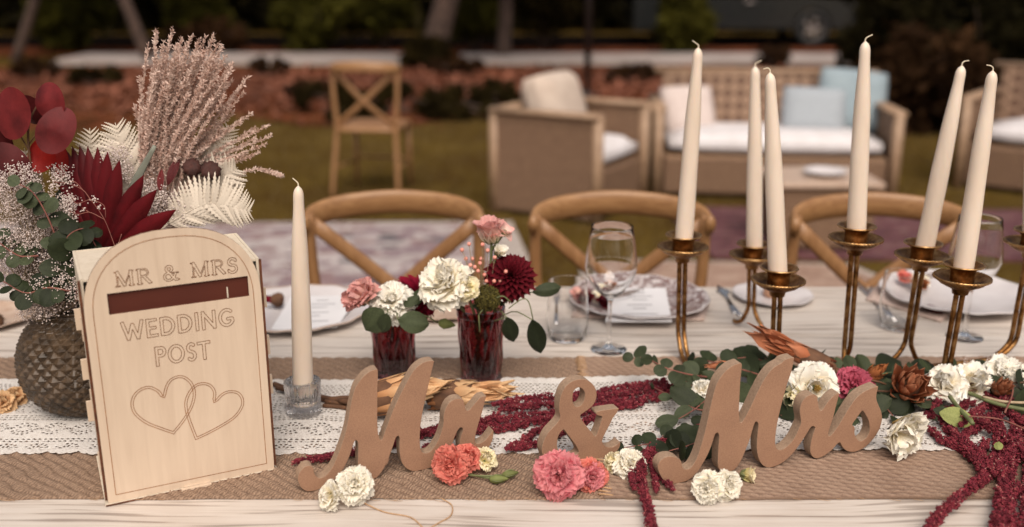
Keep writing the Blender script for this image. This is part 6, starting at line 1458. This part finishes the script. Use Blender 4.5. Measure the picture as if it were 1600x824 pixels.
R_([(1530, 622), (1490, 640), (1452, 648), (1438, 652)], .012, .009); R_([(1560, 640), (1520, 672), (1480, 690), (1450, 668)], .011, .008)
R_([(1470, 655), (1500, 690), (1515, 712), (1530, 720)], .010, .009); R_([(1560, 650), (1560, 700), (1545, 740), (1512, 765), (1478, 795), (1446, 830)], .0125, .010, .014)
R_([(1590, 660), (1580, 720), (1570, 760), (1562, 800), (1560, 850)], .014, .013, .013); R_([(1600, 650), (1610, 720), (1604, 780), (1602, 840)], .013, .012)
R_([(1500, 650), (1540, 665), (1580, 690), (1610, 720)], .011, .011, .02); R_([(1510, 600), (1480, 615), (1455, 640)], .009, .008, .022)
R_([(1540, 690), (1530, 720), (1542, 752)], .010, .009, .012); R_([(1530, 610), (1570, 640), (1610, 670)], .010, .010, .02); R_([(1480, 670), (1520, 700), (1550, 740)], .010, .009); R_([(1600, 690), (1570, 715), (1552, 740)], .011, .010, .02)
R_([(1610, 620), (1570, 625), (1530, 640), (1500, 665)], .010, .009, .024); R_([(1640, 700), (1625, 760), (1618, 830)], .013, .011); R_([(1560, 596), (1535, 590), (1505, 602)], .008, .006, .03); R_([(1580, 700), (1540, 720), (1500, 700), (1470, 690)], .010, .008, .008)
R_([(1590, 760), (1575, 790), (1585, 830)], .012, .010)
amaranth('large crimson amaranthus bunch spilling over the boards at right', rt, [
    (am([(1625, 645), (1560, 632), (1515, 615), (1485, 608)], .034), .0034, 'stem'), (am([(1484, 620), (1500, 640), (1520, 662)], .036), .0034, 'stem'), (am([(1620, 630), (1570, 628), (1535, 620)], .038), .0022, 'palestem'),
    (am([(1548, 585), (1578, 592), (1582, 615), (1570, 645)], .04), .0014, 'redstem'), (am([(1512, 612), (1530, 585), (1532, 562)], .03), .0012, 'redstem'), (am([(1500, 650), (1560, 655), (1605, 672)], .034), .0013, 'redstem')],
    7, [(tuple(lay(1468, 645, .034)), (.9, -.45, .05), .052, 'eucyel', 'oval'), (tuple(lay(1458, 640, .034)), (.4, -.3, .1), .03, 'euc', 'oval'), (tuple(lay(1560, 690, .03)), (-.3, -.6, .1), .02, 'eucyel', 'oval')])

# eucalyptus and garland at the right
def gs(label, P, n, L0, L1, mk='euc', seed=1, h=.02, **k): return sprig(label, [lay(x, y, hh) for (x, y, hh) in P], n, L0, L1, mk, seed=seed, zmin=TZ+.006, group='eucalyptus sprigs in the garland', **k)
t = sprig('grey green eucalyptus sprig reaching left past the first brass arm', [lay(1110, 590, .03), lay(1075, 585, .05), lay(1040, 575, .06), lay(1010, 560, .062), lay(990, 560, .06)], 6, .034, .022, 'euc', seed=81, group='eucalyptus sprigs in the garland', start=.15)
gs('dark eucalyptus sprig lying left of the Mrs letters', [(1130, 640, .02), (1090, 640, .03), (1055, 622, .03), (1022, 606, .03)], 4, .050, .026, 'euc', 82, kind='oval')
gs('large dark leaves directly behind the first stroke of Mrs', [(1140, 600, .01), (1110, 620, .03), (1085, 640, .03), (1060, 655, .02)], 3, .060, .045, 'euc', 83, kind='oval')
gs('small leaved eucalyptus twig crossing the lace at the ampersand', [(1140, 640, .02), (1090, 668, .014), (1030, 690, .01), (975, 700, .008)], 7, .026, .018, 'eucdark', 84)
gs('eucalyptus leaves tucked under the Mrs hook', [(1110, 680, .012), (1080, 695, .02), (1045, 705, .015)], 5, .040, .030, 'eucdark', 85)
gs('round eucalyptus leaves behind the peak of the Mrs M', [(1200, 590, .02), (1150, 575, .05), (1110, 565, .05), (1085, 560, .045)], 4, .042, .024, 'eucdark', 86)
gs('eucalyptus leaves behind the second brass arm', [(1230, 580, .03), (1180, 560, .05), (1150, 560, .05)], 5, .032, .030, 'eucdark', 87)
gs('dark leaves behind the rs of the Mrs letters', [(1220, 650, .01), (1260, 640, .02), (1310, 640, .02), (1350, 640, .02)], 8, .045, .040, 'euc', 88, kind='oval')
gs('dark leaves below the cream open lisianthus', [(1215, 630, .02), (1230, 618, .035), (1250, 610, .04)], 4, .040, .040, 'eucdark', 89)
gs('dark leaves under the orange protea', [(1480, 625, .02), (1430, 625, .02), (1380, 622, .02), (1340, 615, .02)], 8, .046, .040, 'euc', 90, kind='oval')
t = thing('eucalyptus_sprig', 'broad dark green leaves lying behind the orange protea', 'foliage', lay(1400, 595, .02), 'eucalyptus sprigs in the garland')
leaf_at(t, lay(1376, 585, .03), lay(1432, 545, .055)-lay(1376, 585, .03), .090, 'eucdark', 'round', (0, -.8, .7), wsc=.75); leaf_at(t, lay(1420, 580, .035), lay(1470, 568, .045)-lay(1420, 580, .035), .065, 'eucdark', 'oval', (0, -.8, .7))
b = MB(); b.tube([lay(1340, 600, .01), lay(1376, 585, .03), lay(1420, 580, .035)], .0015, 6, smooth=4); b.build('stem', M_['stem'], t)
protea('second rust brown dried bloom tucked behind the magenta carnation', lay(1352, 596, .03), (.5, -.2, .6), .040, .014, 'proteab', n=22, open_=.3, kind='wide', seed=131)
protea('small orange dried bloom between the white flowers and amaranthus', lay(1556, 612, .03), (.1, -.6, .6), .036, .014, 'proteao', n=20, open_=.4, kind='wide', seed=132)
gs('dark leaves hanging right of the s of Mrs', [(1360, 600, .03), (1375, 625, .02), (1395, 650, .01)], 5, .040, .030, 'eucdark', 92)
gs('long dark leaves under the white flowers at right', [(1600, 600, .03), (1540, 600, .02), (1490, 605, .02)], 6, .050, .046, 'euc', 93, kind='oval')
gs('dark leaves at the right edge below the white flowers', [(1640, 625, .03), (1590, 612, .03), (1560, 600, .03)], 5, .055, .045, 'eucdark', 94)
gs('dark leaf pair left of the pink carnation', [(1300, 600, .02), (1290, 575, .05), (1280, 560, .05)], 4, .038, .03, 'eucdark', 95)
t = thing('twigs', 'thin reddish brown twigs woven through the garland behind the flowers', 'twigs', lay(1350, 590, .03)); b = MB(); random.seed(17)
for i in range(26):
    x = random.uniform(1180, 1560); y = random.uniform(565, 612); L = random.uniform(60, 140); b.tube([lay(x, y, random.uniform(.01, .05)), lay(x+L*.5, y+random.uniform(-10, 6), random.uniform(.02, .05)), lay(x+L, y+random.uniform(-12, 12), random.uniform(.01, .045))], random.uniform(.0008, .0018), 5, smooth=4)
b.build('wood', M_['brownstem'], t)
gs('mixed leaves around the foot of the tallest candle arm', [(1390, 590, .02), (1340, 582, .04), (1290, 572, .05)], 5, .042, .032, 'euc', 121, kind='oval')
gs('leaves rising between the orange protea and the white flowers', [(1400, 610, .02), (1440, 590, .045), (1475, 575, .05)], 4, .044, .034, 'eucdark', 122, kind='oval')
gs('small eucalyptus tip poking over the lace left of the white blossom', [(1120, 625, .02), (1085, 605, .035), (1060, 590, .04)], 5, .028, .020, 'euc', 123)
gs('leaves between the second and third brass arm bases', [(1260, 590, .02), (1225, 575, .045), (1195, 560, .05)], 4, .036, .030, 'euc', 124, kind='oval')
GA = 'garland flowers around the candelabra'
p = lay(1270, 606, .045); lisianthus('lisianthus', 'open cream lisianthus with golden eye behind the r of Mrs', 'flower', p, (.05, -.9, .38), .043, 'white', GA, [(8, 92, 1.0), (8, 76, 1.02), (7, 60, .95), (7, 44, .75)], seed=101)
t = bpy.data.objects['lisianthus'] if False else None
b = MB(); c = p+Vector((.001, -.006, .004)); random.seed(3)
for k in range(16): a = k*2.4; b.tube([c, c+Vector((cos(a)*.006*(k/16)**.5, -.016, sin(a)*.006*(k/16)**.5+.004))], [.0007, .0014], 5)
tt = thing('flower_stamens', 'golden stamens in the eye of the open cream lisianthus', 'stamens', c); b.build('stamen', simple('golden_stamen', '6a4a18', 'a08030', 200, .8), tt)
p = lay(1262, 628, .02); lis('cream underside petals left below the open lisianthus', 1246, 622, .030, 'yellowcream', (-.7, -.6, .1), [(5, 50, 1.0), (5, 30, .95)], 102, h=.03, group=GA)
lis('magenta pink carnation under the tallest candle arm', 1333, 604, .036, 'magenta', (.0, -.7, .7), [(8, 88, .9), (8, 66, 1.0), (8, 46, 1.0), (8, 28, .98), (6, 10, .92)], 103, h=.03, group=GA)
protea('open rust orange protea below the leaning candles', lay(1412, 612, .028), (-.05, -.72, .62), .074, .022, 'proteao', n=32, open_=.55, kind='wide', mk2='proteao', seed=104)
protea('rust pink dried protea lying behind the cream open lisianthus', lay(1305, 580, .05), (-1, .3, .42), .125, .022, 'proteao', n=40, open_=.12, stem=[lay(1305, 580, .05), lay(1350, 590, .03)], seed=105)
protea('small orange brown dried tips behind the first stroke of Mrs', lay(1150, 575, .045), (-1, -.1, .15), .045, .012, 'proteao', n=18, open_=.2, seed=106, group=None)
lis('cream lisianthus lying right of the s of Mrs, opening downward', 1398, 668, .044, 'cream', (.35, -.75, -.05), [(5, 42, 1.02), (5, 32, 1.05), (5, 22, 1.0), (4, 10, .95)], 107, h=.042, group=GA, kind='ruffle')
lis('white lisianthus behind the lower brass arm at right', 1478, 605, .040, 'white', (-.35, -.5, .8), L4, 108, h=.034, group=GA)
lis('white lisianthus right of the lower brass arm', 1516, 600, .040, 'white', (.2, -.75, .6), [(6, 70, 1), (6, 50, .95), (5, 30, .9)], 109, h=.034, group=GA)
lis('white lisianthus near the right edge of the garland', 1568, 590, .040, 'white', (.1, -.6, .75), L5, 110, h=.034, group=GA)
lis('yellowish white lisianthus cut by the right edge of the garland', 1604, 604, .036, 'cream', (.3, -.8, .4), L5, 111, h=.030, group=GA)
lis('small white blossom peeking left of the first stroke of Mrs', 1098, 612, .022, 'white', (-.2, -.3, .9), L4, 112, h=.030, group=GA)
gypso('tiny red pink blossoms scattered at the right end of the garland', [(1540, 570, 40, 9), (1585, 578, 20, 12)], 260, 9, 1.66)
t = thing('lisianthus_bud', 'yellow green bud lying right of the amaranthus near the vase foot', 'flower', lay(40, 640, .01)) if False else None
# dried posy at the left edge on the table behind the lace
lis('blurred cream and rust dried flower at the left edge of the table', 4, 632, .024, 'protea', (.2, -.5, .8), L4, 120, h=.012, group=None)
lis('small blurred tan dried flower left of the studded vase', 24, 622, .022, 'protea', (.1, -.5, .8), L4, 121, h=.010, group=None)
